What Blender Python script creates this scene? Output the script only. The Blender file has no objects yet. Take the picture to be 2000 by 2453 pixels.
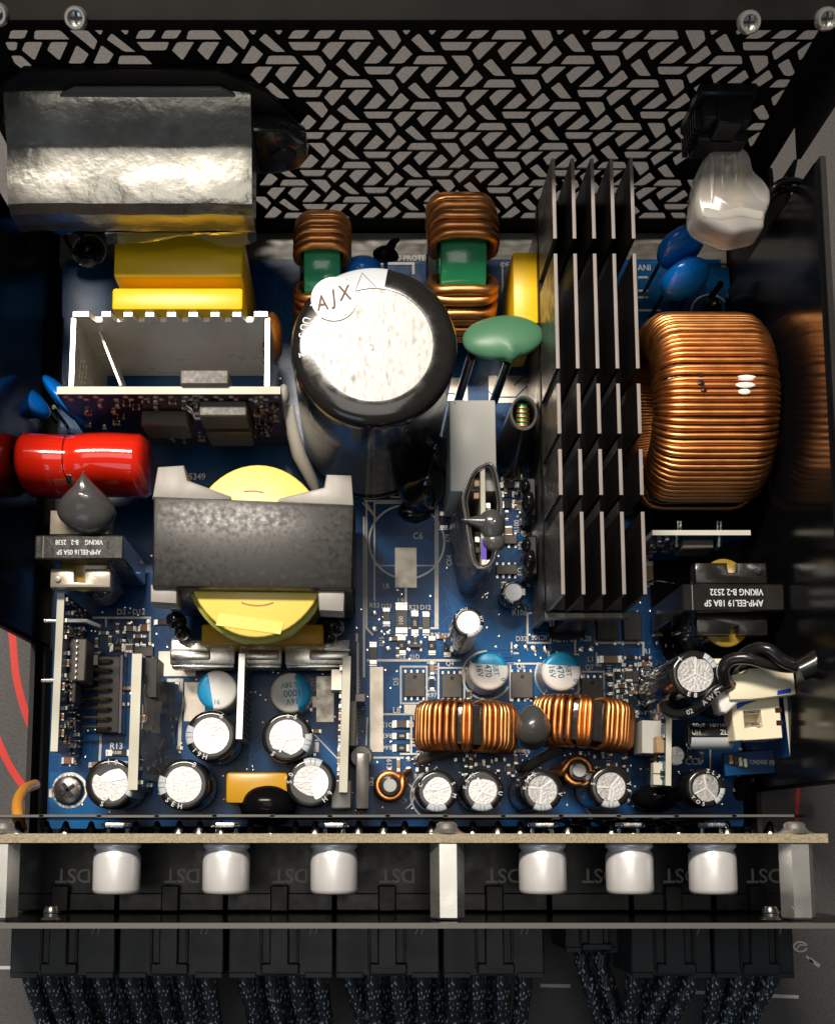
import bpy, bmesh, math, random
from mathutils import Vector, Matrix, noise
from mathutils.geometry import delaunay_2d_cdt
random.seed(7)
R = math.radians
S = 0.01                      # one unit is 100 mm; every length below is in millimetres
sc = bpy.context.scene
col = sc.collection

# ---------------------------------------------------------------- camera
cam_d = bpy.data.cameras.new('camera'); cam = bpy.data.objects.new('camera', cam_d); col.objects.link(cam)
cam.location = (0, 0, 280*S); cam.rotation_euler = (R(8.44), 0, 0)
cam_d.sensor_width = 36; cam_d.lens = 46.96
cam_d.shift_x = 0.0591; cam_d.shift_y = 0.1229
cam_d.clip_start = 0.05; cam_d.clip_end = 100
sc.camera = cam

# ---------------------------------------------------------------- room light
w = bpy.data.worlds.new('World'); sc.world = w; w.use_nodes = True
bg = w.node_tree.nodes['Background']
bg.inputs['Color'].default_value = (0.92, 0.96, 1.0, 1); bg.inputs['Strength'].default_value = 0.075

def area(name, loc, aim, sx, sy, power, color):
    """A rectangular lamp whose long side lies along the room's x axis."""
    l = bpy.data.lights.new(name, 'AREA'); l.shape = 'RECTANGLE'; l.size = sx*S; l.size_y = sy*S; l.energy = power; l.color = color
    o = bpy.data.objects.new(name, l); col.objects.link(o)
    z = (Vector(loc)-Vector(aim)).normalized(); x = (Vector((1, 0, 0))-z*z.x).normalized(); y = z.cross(x)
    o.matrix_world = Matrix.Translation([v*S for v in loc]) @ Matrix((x, y, z)).transposed().to_4x4()
    return o
area('desk_lamp_light', (-110, 285, 520), (-20, 60, 20), 270, 55, 480, (1.0, 0.90, 0.78))
area('ceiling_light', (-60, 120, 1500), (0, 40, 0), 600, 500, 225, (1.0, 0.95, 0.87))
area('window_light', (-350, -620, 620), (0, 40, 0), 420, 420, 75, (0.62, 0.82, 1.0))

sc.view_settings.view_transform = 'Standard'; sc.view_settings.look = 'None'
sc.view_settings.exposure = 0; sc.view_settings.gamma = 1

# ---------------------------------------------------------------- materials
MATS = {}
def M(name, c, rough=0.5, metal=0.0, c2=None, ns=60, fac=(0.35, 0.65), bump=0.0, bs=150, rvar=0.0, coat=0.0,
      trans=0.0, ior=1.45, stretch=None, spec=0.5, rs=None, voro=False, sss=0.0, bdist=0.1):
    m = bpy.data.materials.new(name); m.use_nodes = True; nt = m.node_tree; N = nt.nodes; L = nt.links
    b = N['Principled BSDF']
    b.inputs['Base Color'].default_value = (*c, 1); b.inputs['Roughness'].default_value = rough
    b.inputs['Metallic'].default_value = metal; b.inputs['IOR'].default_value = ior
    b.inputs['Coat Weight'].default_value = coat; b.inputs['Coat Roughness'].default_value = 0.08
    b.inputs['Transmission Weight'].default_value = trans
    b.inputs['Specular IOR Level'].default_value = spec
    if sss:
        b.inputs['Subsurface Weight'].default_value = sss; b.inputs['Subsurface Radius'].default_value = (0.02, 0.015, 0.01)
    tc = N.new('ShaderNodeTexCoord'); out = tc.outputs['Object']
    if stretch:
        mp = N.new('ShaderNodeMapping'); mp.inputs['Scale'].default_value = stretch
        L.new(out, mp.inputs['Vector']); out = mp.outputs['Vector']
    def nz(scale, detail=5):
        if voro:
            n = N.new('ShaderNodeTexVoronoi'); n.inputs['Scale'].default_value = scale
            L.new(out, n.inputs['Vector']); return n.outputs['Distance']
        n = N.new('ShaderNodeTexNoise'); n.inputs['Scale'].default_value = scale; n.inputs['Detail'].default_value = detail
        L.new(out, n.inputs['Vector']); return n.outputs['Fac']
    if c2:
        r = N.new('ShaderNodeValToRGB'); r.color_ramp.elements[0].position = fac[0]; r.color_ramp.elements[1].position = fac[1]
        r.color_ramp.elements[0].color = (*c, 1); r.color_ramp.elements[1].color = (*c2, 1)
        L.new(nz(ns), r.inputs['Fac']); L.new(r.outputs['Color'], b.inputs['Base Color'])
    if rvar:
        mr = N.new('ShaderNodeMapRange'); mr.inputs['From Min'].default_value = 0.3; mr.inputs['From Max'].default_value = 0.7
        mr.inputs['To Min'].default_value = max(0.02, rough-rvar); mr.inputs['To Max'].default_value = rough+rvar
        L.new(nz(rs or ns*1.7), mr.inputs['Value']); L.new(mr.outputs['Result'], b.inputs['Roughness'])
    if bump:
        bp = N.new('ShaderNodeBump'); bp.inputs['Strength'].default_value = bump; bp.inputs['Distance'].default_value = bdist*S
        L.new(nz(bs), bp.inputs['Height']); L.new(bp.outputs['Normal'], b.inputs['Normal'])
        if coat: L.new(bp.outputs['Normal'], b.inputs['Coat Normal'])
    MATS[name] = m
    return m

M('pcb_mask', (.0025, .044, .150), .26, c2=(.004, .062, .195), ns=6, bump=.15, bs=130, rvar=.06, spec=.28)
M('pcb_pour', (.004, .085, .25), .26, c2=(.006, .10, .29), ns=8, rvar=.05, spec=.28)
M('silkscreen', (.72, .70, .63), .55, c2=(.60, .58, .52), ns=40)
M('bare_pad', (.62, .56, .47), .38, .55, c2=(.50, .45, .38), ns=30, rvar=.1)
M('solder', (.78, .75, .70), .24, 1, c2=(.55, .52, .48), ns=90, bump=.5, bs=120, rvar=.12)
M('tin', (.80, .78, .72), .26, 1, c2=(.66, .63, .56), ns=14, bump=.25, bs=18, rvar=.07, bdist=.4)
M('tin_soft', (.84, .81, .73), .32, .42, c2=(.70, .67, .59), ns=8, bump=.12, bs=14, rvar=.08, bdist=.4)
M('bobbin_tan', (.34, .295, .24), .28, .2, c2=(.26, .225, .18), ns=30, bump=.3, bs=40, bdist=.2)
M('core_black', (.0085, .008, .0075), .24, c2=(.015, .014, .013), ns=18, bump=.3, bs=40, coat=.3, bdist=.2, spec=.3)
M('flange_black', (.006, .0058, .0056), .6, c2=(.009, .0085, .008), ns=10, bump=.2, bs=380, spec=.06)
M('plug_black', (.013, .017, .022), .36, c2=(.019, .024, .030), ns=9, rvar=.08, bump=.14, bs=320, spec=.4)
M('tin_rough', (.72, .70, .64), .30, 1, c2=(.50, .48, .43), ns=25, bump=.4, bs=40, rvar=.1, bdist=.2)
M('foil_tape', (.30, .29, .26), .25, .85, c2=(.22, .215, .19), ns=7, bump=.5, bs=11, rvar=.08, bdist=.9)
M('alu_foil', (.62, .605, .59), .40, 1, c2=(.53, .52, .51), ns=140, bump=.55, bs=210, rvar=.10, bdist=.10)
M('label_silver', (.42, .41, .395), .50, .35, c2=(.22, .216, .21), ns=95, fac=(.52, .74), bump=.6, bs=70, rvar=.08, bdist=.12, stretch=(1, .45, 1))
M('alu_can', (.84, .83, .82), .34, .45, c2=(.80, .79, .78), ns=20, rvar=.05, bump=.04, bs=300)
M('white_can_top', (.80, .80, .77), .34)
M('cap_blue', (.010, .26, .52), .32, .15, c2=(.012, .29, .56), ns=60)
M('print_blue', (.03, .19, .32), .5)
M('print_white', (.62, .64, .66), .5)
M('print_dim', (.34, .335, .32), .5)
M('print_dark', (.05, .018, .008), .5)
M('marker_black', (.010, .010, .014), .35)
M('marker_white', (.80, .76, .72), .4)
M('marker_blue', (.01, .04, .42), .4)
M('sleeve_black', (.012, .011, .010), .17, coat=.5, rvar=.06, ns=30, bump=.06, bs=40)
M('sleeve_grey', (.50, .54, .58), .3)
M('black_plastic', (.009, .009, .0095), .38, c2=(.013, .013, .0135), ns=25, rvar=.08, bump=.06, bs=400, spec=.35)
M('chip_black', (.072, .063, .054), .46, c2=(.090, .079, .068), ns=80, bump=.1, bs=500, rvar=.08)
M('connector_black', (.0075, .0085, .010), .33, c2=(.011, .0125, .0145), ns=20, rvar=.08, bump=.10, bs=350, spec=.35)
M('case_black', (.009, .0088, .0085), .52, c2=(.013, .0125, .012), ns=14, rvar=.06, bump=.18, bs=420, spec=.3)
M('gloss_sheet', (.004, .004, .005), .16, rvar=.04, ns=6, bump=.06, bs=5, bdist=.6, spec=.12)
M('insulator_grey', (.16, .155, .135), .35, c2=(.20, .19, .165), ns=12, rvar=.1, bump=.2, bs=14)
M('copper', (.84, .37, .125), .40, 1, c2=(.74, .29, .085), ns=22, rvar=.05, coat=.15)
M('copper_dark', (.40, .13, .04), .27, 1, c2=(.30, .085, .024), ns=25, rvar=.06, coat=.4)
M('ferrite', (.25, .235, .215), .42, c2=(.31, .29, .265), ns=22, bump=.12, bs=260, stretch=(1, .18, 1), rvar=.08)
M('core_tape', (.022, .021, .0195), .36, c2=(.075, .071, .066), ns=60, fac=(.56, .95), bump=.18, bs=14, rvar=.12, bdist=.3, spec=.4)
M('core_varnish', (.020, .018, .016), .16, c2=(.035, .031, .028), ns=20, bump=.45, bs=45, coat=.7, bdist=.2)
M('yellow_tape', (.86, .64, .13), .33, c2=(.84, .47, .045), ns=4, fac=(.50, .84), rvar=.07, bump=.4, bs=120, sss=.15)
M('yellow_flange', (.60, .60, .12), .22, c2=(.50, .50, .09), ns=12, trans=.3)
M('yellow_box', (.83, .50, .006), .34, c2=(.87, .54, .010), ns=8, rvar=.05, bump=.03, bs=100)
M('amber_box', (.52, .27, .012), .28, c2=(.58, .31, .014), ns=8, rvar=.05)
M('red_lacquer', (.64, .018, .005), .12, c2=(.56, .012, .004), ns=5, coat=.8, bump=.03, bs=9, bdist=.5)
M('blue_epoxy', (.003, .21, .82), .16, c2=(.003, .17, .70), ns=6, coat=.6, bump=.05, bs=15, bdist=.4)
M('green_epoxy', (.055, .165, .088), .38, c2=(.085, .225, .125), ns=6, rvar=.08, bump=.25, bs=14, bdist=.4)
M('green_core', (.022, .30, .125), .20, c2=(.03, .35, .16), ns=10, bump=.25, bs=30, coat=.5, bdist=.3)
M('brown_epoxy', (.34, .12, .016), .2, c2=(.28, .095, .013), ns=7, coat=.5)
M('relay_grey', (.42, .425, .40), .42, c2=(.46, .46, .43), ns=7, rvar=.05)
M('glue_grey', (.050, .050, .050), .25, c2=(.070, .070, .068), ns=12, bump=.25, bs=16, coat=.4, bdist=.6)
M('glue_black', (.006, .006, .0065), .12, bump=.3, bs=14, coat=.7, bdist=.5, c2=(.009, .009, .009), ns=10)
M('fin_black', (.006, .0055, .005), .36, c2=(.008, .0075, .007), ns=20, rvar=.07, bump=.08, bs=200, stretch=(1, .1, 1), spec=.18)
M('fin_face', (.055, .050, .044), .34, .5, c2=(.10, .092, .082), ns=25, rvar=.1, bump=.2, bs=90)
M('fin_edge', (.24, .21, .195), .5, .4, c2=(.19, .165, .155), ns=120, stretch=(1, .1, 1), bump=.2, bs=200)  # paler fin tops: overhead reflection on the black fins put into the colour
M('laminate_edge', (.50, .485, .39), .5, c2=(.62, .61, .52), ns=30, stretch=(.3, .3, 2), bump=.2, bs=80)
M('laminate_tan', (.34, .29, .20), .5, c2=(.22, .165, .08), ns=420, fac=(.46, .60), bump=.2, bs=150)
M('flux_brown', (.050, .016, .010), .14, c2=(.022, .011, .030), ns=7, rvar=.05, coat=.6, bump=.2, bs=18)
M('ivory_plastic', (.78, .72, .52), .40, c2=(.82, .76, .57), ns=8, sss=.15)
M('white_plastic', (.82, .80, .74), .38, sss=.15)
M('clear_sleeve', (.93, .88, .80), .16, trans=.72, ior=1.33, bump=.18, bs=9, bdist=.6, c2=(.95, .91, .85), ns=8)
M('clear_film', (.95, .93, .88), .06, trans=.93, ior=1.2, bump=.3, bs=8, bdist=.8)
M('table_grey', (.050, .046, .046), .58, c2=(.074, .068, .067), ns=190, bump=.5, bs=300, rvar=.08)
M('table_red', (.60, .022, .012), .55)
M('table_white', (.46, .46, .46), .55)
M('table_mark', (.26, .26, .26), .55)
M('tan_ceramic', (.33, .205, .105), .36, c2=(.40, .26, .14), ns=60)
M('brown_ceramic', (.27, .105, .045), .36)
M('wire_black', (.010, .010, .010), .26, coat=.3)
M('kapton', (.30, .20, .025), .2, coat=.5, c2=(.22, .14, .02), ns=12)
M('ear_black', (.018, .019, .021), .2, coat=.6)
M('edge_grey', (.12, .115, .105), .45, .3)
M('wire_orange', (.62, .26, .025), .35)
M('wire_red', (.25, .01, .008), .35)
M('steel', (.74, .73, .69), .30, .9, c2=(.66, .65, .61), ns=9, bump=.12, bs=50, rvar=.07)
M('screw_black', (.20, .19, .18), .26, .9, c2=(.14, .13, .12), ns=60)
M('shrink_grey', (.105, .10, .095), .26, .3, c2=(.15, .143, .136), ns=14, rvar=.06, bump=.15, bs=20, bdist=.4)
M('shrink_lip', (.58, .57, .56), .2, .8)
M('gold_pin', (.60, .47, .26), .25, 1)
M('violet_film', (.09, .03, .42), .3)

def braid_material():
    m = bpy.data.materials.new('braided_sleeve'); m.use_nodes = True; nt = m.node_tree; N = nt.nodes; L = nt.links
    b = N['Principled BSDF']; tc = N.new('ShaderNodeTexCoord')
    def weave(rot):
        mp = N.new('ShaderNodeMapping'); mp.inputs['Rotation'].default_value = (0, 0, rot); mp.inputs['Scale'].default_value = (150, 60, 110)
        L.new(tc.outputs['Object'], mp.inputs['Vector'])
        v = N.new('ShaderNodeTexVoronoi'); v.inputs['Scale'].default_value = 1.0; L.new(mp.outputs['Vector'], v.inputs['Vector'])
        return v.outputs['Distance']
    mn = N.new('ShaderNodeMath'); mn.operation = 'MINIMUM'
    L.new(weave(R(24)), mn.inputs[0]); L.new(weave(R(-24)), mn.inputs[1])
    r = N.new('ShaderNodeValToRGB'); r.color_ramp.elements[0].position = .10; r.color_ramp.elements[1].position = .30
    r.color_ramp.elements[0].color = (.46, .58, .68, 1); r.color_ramp.elements[1].color = (.012, .015, .019, 1)
    L.new(mn.outputs[0], r.inputs['Fac']); L.new(r.outputs['Color'], b.inputs['Base Color'])
    b.inputs['Roughness'].default_value = .35
    bp = N.new('ShaderNodeBump'); bp.inputs['Strength'].default_value = .9; bp.inputs['Distance'].default_value = .25*S; bp.invert = True
    L.new(mn.outputs[0], bp.inputs['Height']); L.new(bp.outputs['Normal'], b.inputs['Normal'])
    MATS['braided_sleeve'] = m
braid_material()

# ---------------------------------------------------------------- mesh helpers
class MB:
    """Collects shapes (in mm) in one bmesh; cur is the material index given to new faces."""
    def __init__(s): s.bm = bmesh.new(); s.cur = 0
    def _mark(s, faces):
        for f in faces: f.material_index = s.cur
    def box(s, cx, cy, cz, sx, sy, sz, b=0.0, seg=1, mat=None):
        t = bmesh.new(); bmesh.ops.create_cube(t, size=1)
        for v in t.verts: v.co = Vector((v.co.x*sx, v.co.y*sy, v.co.z*sz))
        if b: bmesh.ops.bevel(t, geom=list(t.edges), offset=min(b, .45*min(sx, sy, sz)), segments=seg, profile=.5, affect='EDGES')
        return s.merge(t, (mat if mat is not None else Matrix.Identity(4)) if mat is not None else Matrix.Translation((cx, cy, cz)))
    def merge(s, t, mx):
        vm = {v: s.bm.verts.new(mx @ v.co) for v in t.verts}
        for f in t.faces:
            try: s.bm.faces.new([vm[v] for v in f.verts]).material_index = s.cur
            except ValueError: pass
        t.free(); return s
    def rings(s, rings, closed=True, cap=True):
        vs = [[s.bm.verts.new(p) for p in r] for r in rings]; n = len(vs[0])
        for a, b in zip(vs, vs[1:]):
            for i in range(n if closed else n-1):
                j = (i+1) % n
                s.bm.faces.new((a[i], a[j], b[j], b[i])).material_index = s.cur
        if cap and closed:
            s.bm.faces.new(list(reversed(vs[0]))).material_index = s.cur
            s.bm.faces.new(vs[-1]).material_index = s.cur
        return s
    def lathe(s, prof, seg=32, c=(0, 0, 0), mx=None, a0=0, a1=2*math.pi, cap=True):
        full = abs(a1-a0-2*math.pi) < 1e-6; n = seg if full else seg+1
        rings = []
        for r, z in prof:
            ring = []
            for i in range(n):
                a = a0+(a1-a0)*i/seg
                p = Vector((r*math.cos(a), r*math.sin(a), z))
                ring.append((mx @ p) if mx is not None else p+Vector(c))
            rings.append(ring)
        return s.rings(rings, closed=full, cap=full and cap)
    def cyl(s, p0, p1, r, seg=16, r1=None):
        p0 = Vector(p0); p1 = Vector(p1); q = (p1-p0).to_track_quat('Z', 'Y').to_matrix().to_4x4()
        mx = Matrix.Translation(p0) @ q; l = (p1-p0).length; r1 = r if r1 is None else r1
        return s.lathe([(r, 0), (r1, l)], seg, mx=mx)
    def tube(s, path, r, seg=8, closed=False, cap=True, flat=1.0):
        P = [Vector(p) for p in path]; n = len(P)
        tans = []
        for i in range(n):
            a = P[(i-1) % n] if (closed or i > 0) else P[i]; b = P[(i+1) % n] if (closed or i < n-1) else P[i]
            tans.append((b-a).normalized())
        up = Vector((0, 0, 1)) if abs(tans[0].z) < .9 else Vector((0, 1, 0))
        nrm = (up-tans[0]*up.dot(tans[0])).normalized(); rings = []
        rr = r if isinstance(r, (list, tuple)) else [r]*n
        for i in range(n):
            nrm = nrm-tans[i]*nrm.dot(tans[i])
            nrm = nrm.normalized() if nrm.length > 1e-6 else tans[i].orthogonal().normalized()
            bi = tans[i].cross(nrm)
            rings.append([P[i]+(nrm*math.cos(2*math.pi*k/seg)*flat+bi*math.sin(2*math.pi*k/seg))*rr[i] for k in range(seg)])
        if closed: rings.append(rings[0])
        return s.rings(rings, cap=cap and not closed)
    def prism(s, poly, z0, z1, b=0.0, axis='z'):
        """A polygon extruded along z (or along y when axis is 'y', the points then being x and z); b rounds the rims."""
        area = sum(p[0]*q[1]-q[0]*p[1] for p, q in zip(poly, poly[1:]+poly[:1]))
        if area < 0: poly = poly[::-1]
        def ins(d):
            out = []
            n = len(poly)
            for i in range(n):
                p, q, r_ = Vector(poly[i-1]), Vector(poly[i]), Vector(poly[(i+1) % n])
                e1 = (q-p).normalized(); e2 = (r_-q).normalized()
                n1 = Vector((-e1.y, e1.x)); n2 = Vector((-e2.y, e2.x)); m = n1+n2
                m = m/max(.35, m.length_squared)*2 if m.length > 1e-6 else n1
                out.append(q+m*d)
            return out
        def pt(p, z): return Vector((p[0], p[1], z)) if axis == 'z' else Vector((p[0], z, p[1]))
        if b:
            L = [(b, z0), (b*.3, z0+b*.3), (0, z0+b), (0, z1-b), (b*.3, z1-b*.3), (b, z1)]
            R_ = [[pt(p, z) for p in ins(d)] for d, z in L]
        else: R_ = [[pt(p, z) for p in poly] for z in (z0, z1)]
        return s.rings(R_)
    def sheet(s, poly, z):
        s.bm.faces.new([s.bm.verts.new((p[0], p[1], z)) for p in poly]).material_index = s.cur; return s
    def line(s, pts, wd, z, closed=False):
        P = [Vector(p) for p in pts]
        if closed: P.append(P[0])
        for a, b in zip(P, P[1:]):
            d = (b-a)
            if d.length < 1e-6: continue
            d.normalize(); n = Vector((-d.y, d.x))*wd/2; e = d*wd*.5
            s.sheet([a-n-e, b-n+e, b+n+e, a+n-e], z); z += .0015
        return s
    def text(s, body, size, mx, squash=1.0):
        t = text_mesh(body); M2 = mx @ Matrix.Diagonal((size*squash, size, 1, 1))
        b2 = bmesh.new(); b2.from_mesh(t); return s.merge(b2, M2)
    def blob(s, c, rad, amp=.12, freq=.25, sub=3, seed=0, warp=None):
        t = bmesh.new(); bmesh.ops.create_icosphere(t, subdivisions=sub, radius=1)
        for v in t.verts:
            p = Vector((v.co.x*rad[0], v.co.y*rad[1], v.co.z*rad[2]))
            k = 1+amp*noise.noise((p+Vector((seed*7.3, seed*3.1, 0)))*freq)
            p *= k
            if warp: p = warp(p)
            v.co = p
        return s.merge(t, Matrix.Translation(c))

TXT = {}
def text_mesh(body):
    if body not in TXT:
        cu = bpy.data.curves.new('lettering', 'FONT'); cu.body = body; cu.align_x = 'CENTER'; cu.align_y = 'CENTER'; cu.size = 1.0
        cu.resolution_u = 3; cu.offset = .014
        o = bpy.data.objects.new('lettering', cu)
        TXT[body] = bpy.data.meshes.new_from_object(o); bpy.data.objects.remove(o)
    return TXT[body]

def mesh_of(name, mb, mats, smooth=40):
    me = bpy.data.meshes.new(name)
    bmesh.ops.recalc_face_normals(mb.bm, faces=mb.bm.faces) if smooth is not None else None
    mb.bm.to_mesh(me); mb.bm.free()
    me.transform(Matrix.Diagonal((S, S, S, 1)))
    if smooth:
        me.polygons.foreach_set('use_smooth', [True]*len(me.polygons)); me.set_sharp_from_angle(angle=R(smooth))
    for m in ([mats] if isinstance(mats, str) else mats): me.materials.append(MATS[m])
    return me

def tag(o, label=None, cat=None, group=None, kind=None):
    if label: o['label'] = label
    if cat: o['category'] = cat
    if group: o['group'] = group
    if kind: o['kind'] = kind
    return o
def place(o, loc=(0, 0, 0), rot=(0, 0, 0)):
    o.location = [v*S for v in loc]; o.rotation_euler = rot; return o
def thing(name, label, cat, loc=(0, 0, 0), rot=(0, 0, 0), group=None):
    o = bpy.data.objects.new(name, None); o.empty_display_size = .02; col.objects.link(o)
    place(o, loc, rot); return tag(o, label, cat, group)
def part(name, mb, mats, parent=None, label=None, smooth=40, kind=None, loc=None, rot=(0, 0, 0)):
    me = mb if isinstance(mb, bpy.types.Mesh) else mesh_of(name, mb, mats, smooth)
    o = bpy.data.objects.new(name, me); col.objects.link(o); o.parent = parent
    if loc is not None: place(o, loc, rot)
    if label: o['label'] = label
    if kind: o['kind'] = kind
    return o
def copy_tree(o, parent=None, linked=True):
    c = o.copy(); col.objects.link(c); c.parent = parent
    for ch in list(o.children): copy_tree(ch, c)
    return c
def mx(loc=(0, 0, 0), rz=0, rx=0, ry=0):
    return Matrix.Translation(loc) @ Matrix.Rotation(rz, 4, 'Z') @ Matrix.Rotation(ry, 4, 'Y') @ Matrix.Rotation(rx, 4, 'X')

# ---------------------------------------------------------------- the setting: table mat
ZT = -9.5
tb = MB(); tb.sheet([(-900, -700), (900, -700), (900, 900), (-900, 900)], ZT)
table = part('table', tb, 'table_grey', kind='structure', smooth=0); table['label'] = 'grey fabric desk mat under the open power supply'
red = MB()
def smooth_path(pts, n=8):
    P = [Vector(p) for p in pts]; out = []
    for i in range(len(P)-1):
        p0 = P[max(i-1, 0)]; p1 = P[i]; p2 = P[i+1]; p3 = P[min(i+2, len(P)-1)]
        for k in range(n):
            t = k/n
            out.append(.5*((2*p1)+(p2-p0)*t+(2*p0-5*p1+4*p2-p3)*t*t+(3*p1-p0-3*p2+p3)*t**3))
    out.append(P[-1]); return out
red.line(smooth_path([(-76.87,51.13),(-75.48,43.7),(-74.22,34.49),(-72.13,27.18),(-70.16,22.64)]), 1.6, ZT+.05)
red.line(smooth_path([(-80.3,27.18),(-77.78,20.83),(-75.13,15.42),(-71.71,10.49),(-68.72,7.36)]), 1.5, ZT+.07)
red.line([(95.21,12.72),(94.52,6.02),(94.11,1.14)], .8, ZT+.05)
part('printed_line', red, 'table_red', table, smooth=0)
wl = MB()
for a in ([(-77.2,-27.51),(-73.49,-27.51)], [(39.01,-31.2),(44.64,-31.28)], [(71.19,-32.57),(74.35,-32.66)], [(77.43,-32.83),(79.18,-32.91)], [(87.52,-33.34),(92.61,-33.51)]):
    wl.line(a, .7, ZT+.05)
part('printed_line', wl, 'table_white', table, smooth=0)
mk = MB()
ring = [(math.cos(a)*1.35, math.sin(a)*1.0) for a in [R(20+i*15) for i in range(22)]]
c0 = (93.82,-23.19)
mk.line([(c0[0]+x, c0[1]+y) for x, y in ring], .35, ZT+.05)
mk.line([(c0[0]-.9, c0[1]-.6), (c0[0]-.1, c0[1]+.4), (c0[0]+.8, c0[1]+.3)], .3, ZT+.06)
mk.line([(95.13,-25.27),(96.22,-26.47)], .45, ZT+.05); mk.line([(95.98,-25.96),(97.34,-26.99)], .8, ZT+.05)
part('printed_emblem', mk, 'table_mark', table, smooth=0)
bd = MB(); bd.sheet([(92.23,-26.82),(104.17,-34.54),(105.55,-41.34),(103.31,-42.19),(89.44,-29.83)], ZT+.04)
bd.sheet([(96.99,-19.9),(106.93,-16.43),(106.4,-25.96)], ZT+.04)
part('printed_band', bd, 'table_grey', table, smooth=0)

# ---------------------------------------------------------------- case of the power supply
case = thing('power_supply_case', 'open black steel power supply case with a cut-out lattice rear panel', 'computer case', (0, 0, ZT))
def cpart(name, mb, mat, label=None, **k):
    return part(name, mb, mat, case, label, loc=(0, 0, -ZT), **k)
XL, XR = -67.5, 82.5
fl = MB(); fl.box((XL+XR)/2, 59, -8.4, XR-XL+2, 150, 1.0); cpart('floor_panel', fl, 'case_black')
ls = MB(); ls.box(8, 129.2, -1.2, 148, 7.2, .5, .1); ls.box(8, 125.5, -4, 148, 1, 5)
cpart('insulating_sheet', ls, 'insulator_grey')

# rear panel: punched lattice of trapezoids and parallelograms
CELL = [[(-11.65, 70.95), (-6.14, 70.95), (-7.07, 68.4), (-10.76, 68.4)],
        [(-4.66, 70.95), (-1.87, 70.95), (-4.57, 65.48), (-5.95, 68.35)],
        [(-.33, 70.95), (2.42, 70.95), (-.25, 65.48), (-1.6, 68.4)],
        [(3.77, 69.97), (5.26, 67.4), (3.62, 64.46), (1.19, 64.46)],
        [(7.98, 69.97), (9.55, 67.35), (7.97, 64.46), (5.5, 64.46)],
        [(10.6, 66.95), (14.7, 66.95), (15.75, 64.25), (9.75, 64.25)],
        [(3.36, 74.29), (6.37, 74.29), (7.45, 71.29), (6.33, 68.59)],
        [(10.33, 73.4), (13.48, 67.95), (11.54, 67.95), (9.14, 71.5)]]
WX0, WX1, WZ0, WZ1 = -59.5, 77.0, 5.6, 74.3
def clip(poly, ax, v, keep_less):
    out = []
    for p, q in zip(poly, poly[1:]+poly[:1]):
        ip = (p[ax] <= v) == keep_less; iq = (q[ax] <= v) == keep_less
        if ip: out.append(p)
        if ip != iq:
            t = (v-p[ax])/(q[ax]-p[ax]); out.append((p[0]+(q[0]-p[0])*t, p[1]+(q[1]-p[1])*t))
    return out
def parea(P): return abs(sum(p[0]*q[1]-q[0]*p[1] for p, q in zip(P, P[1:]+P[:1])))/2
def inside(p, poly):
    c = False
    for a, b in zip(poly, poly[1:]+poly[:1]):
        if (a[1] > p[1]) != (b[1] > p[1]) and p[0] < (b[0]-a[0])*(p[1]-a[1])/(b[1]-a[1])+a[0]: c = not c
    return c
SOLID = [[(-65.81,56.44),(-59.46,57.79),(-51.16,64.97),(-21.41,64.97),(-16.08,57.79),(-9.42,45.78),(-17.7,33.34),(-21.9,-1.74),(-81.54,-1.74)],
         [(62.82,57.79),(72.92,57.79),(75.46,42.78),(77.18,28.36),(80.09,19.62),(71.78,24.93),(67.53,24.93),(63.58,45.78)]]
def rounded(P, r=.35):
    out = []; g_ = .10
    C_ = []
    for i in range(len(P)):
        e1 = (Vector(P[i])-Vector(P[i-1])).normalized(); e2 = (Vector(P[(i+1) % len(P)])-Vector(P[i])).normalized()
        m_ = Vector((e1.y, -e1.x))+Vector((e2.y, -e2.x)); k_ = max(.5, m_.length_squared)
        C_.append(tuple(Vector(P[i])+m_*(2*g_/k_)))
    P = C_
    n = len(P)
    for i in range(n):
        p, q, s_ = Vector(P[i-1]), Vector(P[i]), Vector(P[(i+1) % n])
        a = q+(p-q).normalized()*min(r, (p-q).length*.4); b = q+(s_-q).normalized()*min(r, (s_-q).length*.4)
        out += [tuple(a), tuple(b)]
    return out
holes = []
for i in range(-9, 12):
    for j in range(-3, 14):
        ox = i*25.68+(j % 2)*12.84; oz = -j*7.33+14.66-.0
        for P in CELL:
            Q = [(x+ox, z+oz) for x, z in P]
            for ax, v, k in ((0, WX0, False), (0, WX1, True), (1, WZ0, False), (1, WZ1, True)):
                if Q: Q = clip(Q, ax, v, k)
            if len(Q) < 3 or parea(Q) < .8: continue
            cq = (sum(q[0] for q in Q)/len(Q), sum(q[1] for q in Q)/len(Q))
            if any(inside(cq, s_) for s_ in SOLID): continue
            zl = min(q[1] for q in Q); Q = [(x, z-.06 if z < zl+.5 and zl > WZ0+.4 else z) for x, z in Q]
            if sum(p[0]*q[1]-q[0]*p[1] for p, q in zip(Q, Q[1:]+Q[:1])) < 0: Q = Q[::-1]
            holes.append(rounded(Q))
outer = [(XL-.5, -8.9), (XR+.5, -8.9), (XR+.5, 80), (XL-.5, 80)]
vco = [Vector(p) for p in outer]; faces = [[0, 1, 2, 3]]
for Hh in holes:
    b0 = len(vco); vco += [Vector(p) for p in Hh]; faces.append(list(range(b0, b0+len(Hh))))
ov, oe, of, _, _, ofo = delaunay_2d_cdt(vco, [], faces, 0, 1e-4)
rp = MB(); keep = []
for f_, o_ in zip(of, ofo):
    if len(o_) == 1 and o_[0] == 0: keep.append(f_)
bmv = [rp.bm.verts.new((v.x, 133.0, v.y)) for v in ov]
for f_ in keep:
    try: rp.bm.faces.new([bmv[k] for k in f_])
    except ValueError: pass
ex = bmesh.ops.extrude_face_region(rp.bm, geom=list(rp.bm.faces))
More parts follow.
